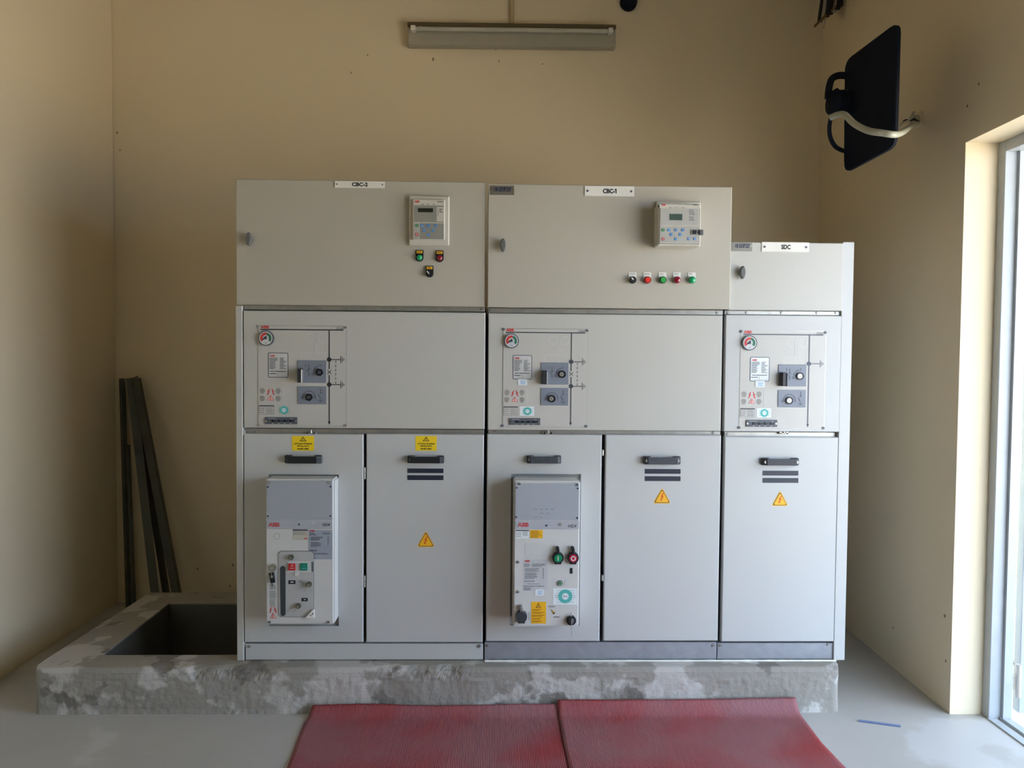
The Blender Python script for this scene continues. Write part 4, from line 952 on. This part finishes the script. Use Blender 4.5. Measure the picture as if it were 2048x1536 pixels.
for (px, py, s) in ((1957, 168, 3), (1934, 212, 3), (1889, 1232, 4), (1891, 1322, 3), (1786, 1255, 2)):
    d = ray(px, py); p = atx(px, py, 1.9); p = atx(px, py, xr(p.y) - .0015); r_ = .002 * s
    n = 6; V = [p + Vector((0, 1, 0)) * (r_ * .8 * math.cos(2 * PI * k / n) * (.6 + .6 * rr.random())) + Vector((0, 0, 1)) * (r_ * math.sin(2 * PI * k / n)) for k in range(n)]
    cm.add(V + [q + Vector((.003, 0, 0)) for q in V], [tuple(range(n))] + [(k, k + n, (k + 1) % n + n, (k + 1) % n) for k in range(n)], mat('bare_plaster', (0, 0, 0)))
struct('trim_1', cm)

# ------------------------------------------------------------------ floodlight on the right wall
base = atx(1838, 240, 1.92); base = atx(1838, 240, xr(base.y))
XP = 1.50
tr = atx(1797, 42, XP + .06); br = atx(1790, 292, XP + .03); tlc = atx(1690, 122, XP); blc = atx(1688, 346, XP - .01)
fl = thing('floodlight', 'black square floodlight held off the right wall by a white bent tube', 'floodlight', tuple(base))
cs = [tr, tlc, blc, br]; cen = (tr + br + tlc + blc) / 4
nrm = (tlc - br).cross(tr - blc).normalized()
if nrm.x > 0: nrm = -nrm
def rounded(cs, r):
    out = []
    for i in range(4):
        A = cs[i]; P_ = (cs[i - 1] - A).normalized() * r; Q = (cs[(i + 1) % 4] - A).normalized() * r
        for k in range(5): t_ = k / 4; out.append(A + P_ * (1 - t_) ** 2 + Q * t_ ** 2)
    return out
pr = rounded(cs, .045); n = len(pr)
mb = MB(); inner = [cen + (p - cen) * .97 for p in pr]
V = [p + nrm * .004 for p in inner] + [p - nrm * 0 for p in pr] + [p - nrm * .012 for p in pr]
mb.add(V, [tuple(range(n)), tuple(range(2 * n, 3 * n))[::-1]] + [(k * n + i, (k + 1) * n + i, (k + 1) * n + (i + 1) % n, k * n + (i + 1) % n) for k in range(2) for i in range(n)], fog)
mb.build('lamp_panel', fl)
hub = atx(1676, 203, XP - .05)
mb = MB(); mb.cyl((XP - .005, hub.y + .02, hub.z), (-1, 0, 0), .056, .05, fog, 28, .052); mb.cyl((XP - .055, hub.y + .02, hub.z), (-1, 0, 0), .060, .022, fog, 28, .045); mb.build('gear_housing', fl)
mb = MB(); a = atx(1694, 191, XP - .012); mb.box(a.x - .01, a.x, a.y - .014, a.y + .014, a.z - .02, a.z + .02, galv, .002); mb.build('hinge_clip', fl)
def strap(pts, w, name):
    mb = MB(); V = []; F = []; pts = [Vector(p) for p in pts]
    for i, p in enumerate(pts):
        t_ = (pts[min(i + 1, len(pts) - 1)] - pts[max(0, i - 1)]).normalized(); s_ = Vector((1, 0, 0)).cross(t_).normalized() if abs(t_.x) < .9 else Vector((0, 0, 1))
        s_ = t_.cross(Vector((.3, 1, 0)).normalized()).normalized(); q = t_.cross(s_).normalized()
        for (a, b) in ((-1, -1), (1, -1), (1, 1), (-1, 1)): V.append(p + s_ * a * w + q * b * .004)
    for i in range(len(pts) - 1):
        for k in range(4): F.append((i * 4 + k, i * 4 + (k + 1) % 4, (i + 1) * 4 + (k + 1) % 4, (i + 1) * 4 + k))
    F += [(0, 1, 2, 3), (len(V) - 4, len(V) - 3, len(V) - 2, len(V) - 1)]
    mb.add(V, F, fog); return mb.build(name, fl)
S_ = lambda px, py, dx: atx(px, py, XP + dx)
def smooth_pts(P, n=5):
    P = [Vector(p) for p in P]; out = []
    for i in range(len(P) - 1):
        a = P[max(0, i - 1)]; b = P[i]; c = P[i + 1]; d = P[min(len(P) - 1, i + 2)]
        for k in range(n):
            t_ = k / n; out.append(.5 * ((2 * b) + (c - a) * t_ + (2 * a - 5 * b + 4 * c - d) * t_ ** 2 + (3 * b - a - 3 * c + d) * t_ ** 3))
    return out + [P[-1]]
strap(smooth_pts([S_(1696, 152, 0), S_(1678, 151, -.03), S_(1664, 158, -.06), S_(1658, 176, -.08), S_(1656, 198, -.08)]), .014, 'mounting_bracket')
strap(smooth_pts([S_(1664, 225, -.09), S_(1659, 250, -.1), S_(1660, 272, -.09), S_(1668, 290, -.06), S_(1680, 299, -.03), S_(1696, 304, -.002)]), .008, 'mounting_bracket')
yb2 = br.y - .05
pts = smooth_pts([base + Vector((0, 0, 0)), atx(1822, 252, 1.80), atx(1806, 264, 1.66), atx(1790, 269, 1.50), atx(1765, 266, 1.45), atx(1735, 261, 1.42), atx(1708, 247, 1.41), atx(1690, 230, 1.40), atx(1677, 229, 1.39), atx(1661, 235, 1.37)], 6)
mb = MB(); mb.tube(pts, .0125, pvc, 14); o = mb.build('bent_tube', fl); o['label'] = 'white bent support tube'
mb = MB(); X_ = xr(base.y); mb.box(X_ - .008, X_ - .0005, base.y - .03, base.y + .03, base.z - .032, base.z + .032, MATS['cream_wall_paint'], .002); mb.cyl((X_ - .002, base.y, base.z), (-1, 0, 0), .022, .03, pvc, 16)
mb.build('wall_plate', fl)
mb = MB(); q = [atx(1806, 244, 1.78), atx(1812, 240, 1.79), atx(1822, 241, 1.80), atx(1830, 236, 1.81)]
mb.tube(smooth_pts(q), .004, fog, 8); q = [atx(1800, 252, 1.74), atx(1806, 246, 1.76), atx(1818, 240, 1.79), atx(1828, 224, 1.84)]; mb.tube(smooth_pts(q), .005, pvc, 8); q = [atx(1824, 239, 1.82), atx(1832, 240, 1.85), atx(1837, 243, 1.88)]; mb.tube(q, .004, fog, 8)
o = mb.build('wire_tails', fl)

# cable bundle entering in the top right corner
blkc = mat('black_cable', (22, 22, 22), .5); o0 = atb(1650, 20, .3)
cbt = thing('cable_bundle', 'bundle of black cables hanging in the top right corner of the room', 'cables', tuple(o0))
for k in range(7):
    cbm = MB(); a = atb(1640 + k * 7, 42 - k * 5, .28 + .03 * (k % 3)); b_ = Vector((a.x - .02 * (k - 3), a.y - .05, H - .003)); cbm.tube(smooth_pts([a, a + Vector((.012, 0, .10)), b_]), .015, blkc if k % 3 != 1 else galv, 8); cbm.build('cable', cbt)
wk = MB(); a = atb(1629, 53, .34); b_ = atb(1680, 6, .34)
wk.tube([a, (a + b_) / 2 + Vector((0, 0, .005)), b_], .007, mat('wooden_lath', (120, 92, 60), .7), 6); wk.build('wooden_lath', cbt)
wk = MB(); wk.tube([atb(1647, 56, .33), atb(1651, 40, .32)], .002, galv, 5); wk.build('wire_end', cbt)

# ------------------------------------------------------------------ steel angle bars leaning in the left corner
def angle_bar(top, bot, w, facing, label):
    top = Vector(top); bot = Vector(bot); ax = (top - bot).normalized()
    u = ax.cross(Vector((0, 1, 0))).normalized(); v = ax.cross(u).normalized()
    rot = Matrix.Rotation(facing, 3, ax); u = rot @ u; v = rot @ v; t_ = .005
    P = [(0, 0), (w, 0), (w, t_), (t_, t_), (t_, w), (0, w)]
    mb = MB(); V = [bot + u * a + v * b for a, b in P] + [top + u * a + v * b for a, b in P]
    mb.add(V, [(0, 1, 2, 3), (0, 3, 4, 5), (6, 9, 8, 7), (6, 11, 10, 9)] + [(i, (i + 1) % 6, (i + 1) % 6 + 6, i + 6) for i in range(6)], steelbar)
    o = mb.build('steel_angle_bar', loc=tuple(bot)); return tag(o, label, 'metal bar', 'steel bars leaning in the corner')
def fb(px, py, y): p = at(px, py, y); return p
bz = lambda px, y: Vector((at(px, 1195, y).x, y, .004))
angle_bar(fb(262, 757, 1.25), bz(352, 1.07), .06, math.radians(150), 'wide pale steel angle bar, rightmost of those leaning in the left corner')
angle_bar(fb(258, 758, 1.33), bz(330, 1.20), .045, math.radians(170), 'steel angle bar just left of the widest one leaning in the corner')
angle_bar(fb(252, 757, 1.27), bz(306, 1.09), .045, math.radians(200), 'middle steel angle bar of those leaning in the left corner')
angle_bar(fb(252, 890, 1.26), bz(264, 1.10), .022, math.radians(130), 'short dark upright steel bar nearest the left wall corner')
angle_bar(fb(243, 757, 1.31), Vector((at(253, 1195, 1.22).x, 1.24, .004)), .024, math.radians(240), 'thin steel angle bar standing tight in the left wall corner')

# ------------------------------------------------------------------ rubber mats
def mat_mesh(back, left, right, name, label, lift, zoff, seed):
    """back: list of points (x,z) climbing the plinth; left/right: floor polylines going towards the camera"""
    NXm, NY = 60, 50; V = []; F = []
    for j in range(NY + 1):
        s_ = j / NY
        def along(poly, s_):
            L_ = s_ * (len(poly) - 1); i = min(int(L_), len(poly) - 2); f_ = L_ - i; return poly[i].lerp(poly[i + 1], f_)
        l_ = along(left, s_); r_ = along(right, s_)
        for i in range(NXm + 1):
            p = l_.lerp(r_, i / NXm); x = p.x; yy_ = p.y
            edge = yy_ - (pf - .075); z = zoff + .004
            if edge > 0: z += lift(i / NXm) * (edge / .06) ** 2 if edge < .06 else lift(i / NXm)
            z += max(0, .004 * n3(x, yy_, 2.5, seed)) + .0015 * (1 + n3(x, yy_, 9, seed))
            V.append((x, yy_, z))
    W_ = NXm + 1; N = len(V)
    V += [(x, y, z - .0035) for x, y, z in V]
    for j in range(NY):
        for i in range(NXm):
            a = j * W_ + i; F += [(a, a + 1, a + W_ + 1, a + W_), (N + a, N + a + W_, N + a + W_ + 1, N + a + 1)]
    for j in range(NY):
        for i in (0, NXm): a = j * W_ + i; F.append((a, a + W_, N + a + W_, N + a))
    for i in range(NXm):
        for j in (0, NY): a = j * W_ + i; F.append((a, a + 1, N + a + 1, N + a))
    mb = MB(); mb.add(V, F, rubber, True); o = mb.build(name, loc=(V[0][0], V[0][1], 0)); return tag(o, label, 'mat', 'red rubber mats on the floor')
ye = pf - .016
bl = at(625, 1412, ye); bm_ = at(1115, 1403, ye); br_ = at(1591, 1398, ye)
def fl2(pts, first, ext): 
    P_ = [Vector((first.x, ye, 0))] + [Vector((atz(*p).x, atz(*p).y, 0)) for p in pts]; d = P_[-1] - P_[-2]; d.normalize(); P_.append(P_[-1] + d * ext * .5); P_.append(P_[-2] + d * ext); return P_
mat_mesh(None, fl2([(608, 1448), (591, 1492), (575, 1536)], bl, .6), fl2([(1120, 1440), (1129, 1490), (1139, 1536)], bm_ + Vector((.02, 0, 0)), .6), 'rubber_mat', 'left dusty red ribbed rubber mat against the plinth', lambda u: bl.z + .004 * math.sin(u * 9), 0, 1)
mat_mesh(None, fl2([(1118, 1440), (1127, 1490), (1137, 1536)], bm_, .6), fl2([(1606, 1441), (1643, 1491), (1687, 1536)], br_, .6), 'rubber_mat', 'right red ribbed rubber mat with a curved right edge', lambda u: bm_.z + (br_.z - bm_.z) * u - .004 * math.sin(u * 3.1), .005, 2)

# blue straw on the floor
a = atz(1718, 1441, .004); b_ = atz(1801, 1452, .004); mb = MB()
mb.tube([a, a.lerp(b_, .8), b_], .0045, mat('blue_plastic', (106, 122, 158), .4), 10)
tag(mb.build('drinking_straw', loc=tuple(a)), 'thin blue-grey plastic straw lying on the floor near the doorway', 'straw')
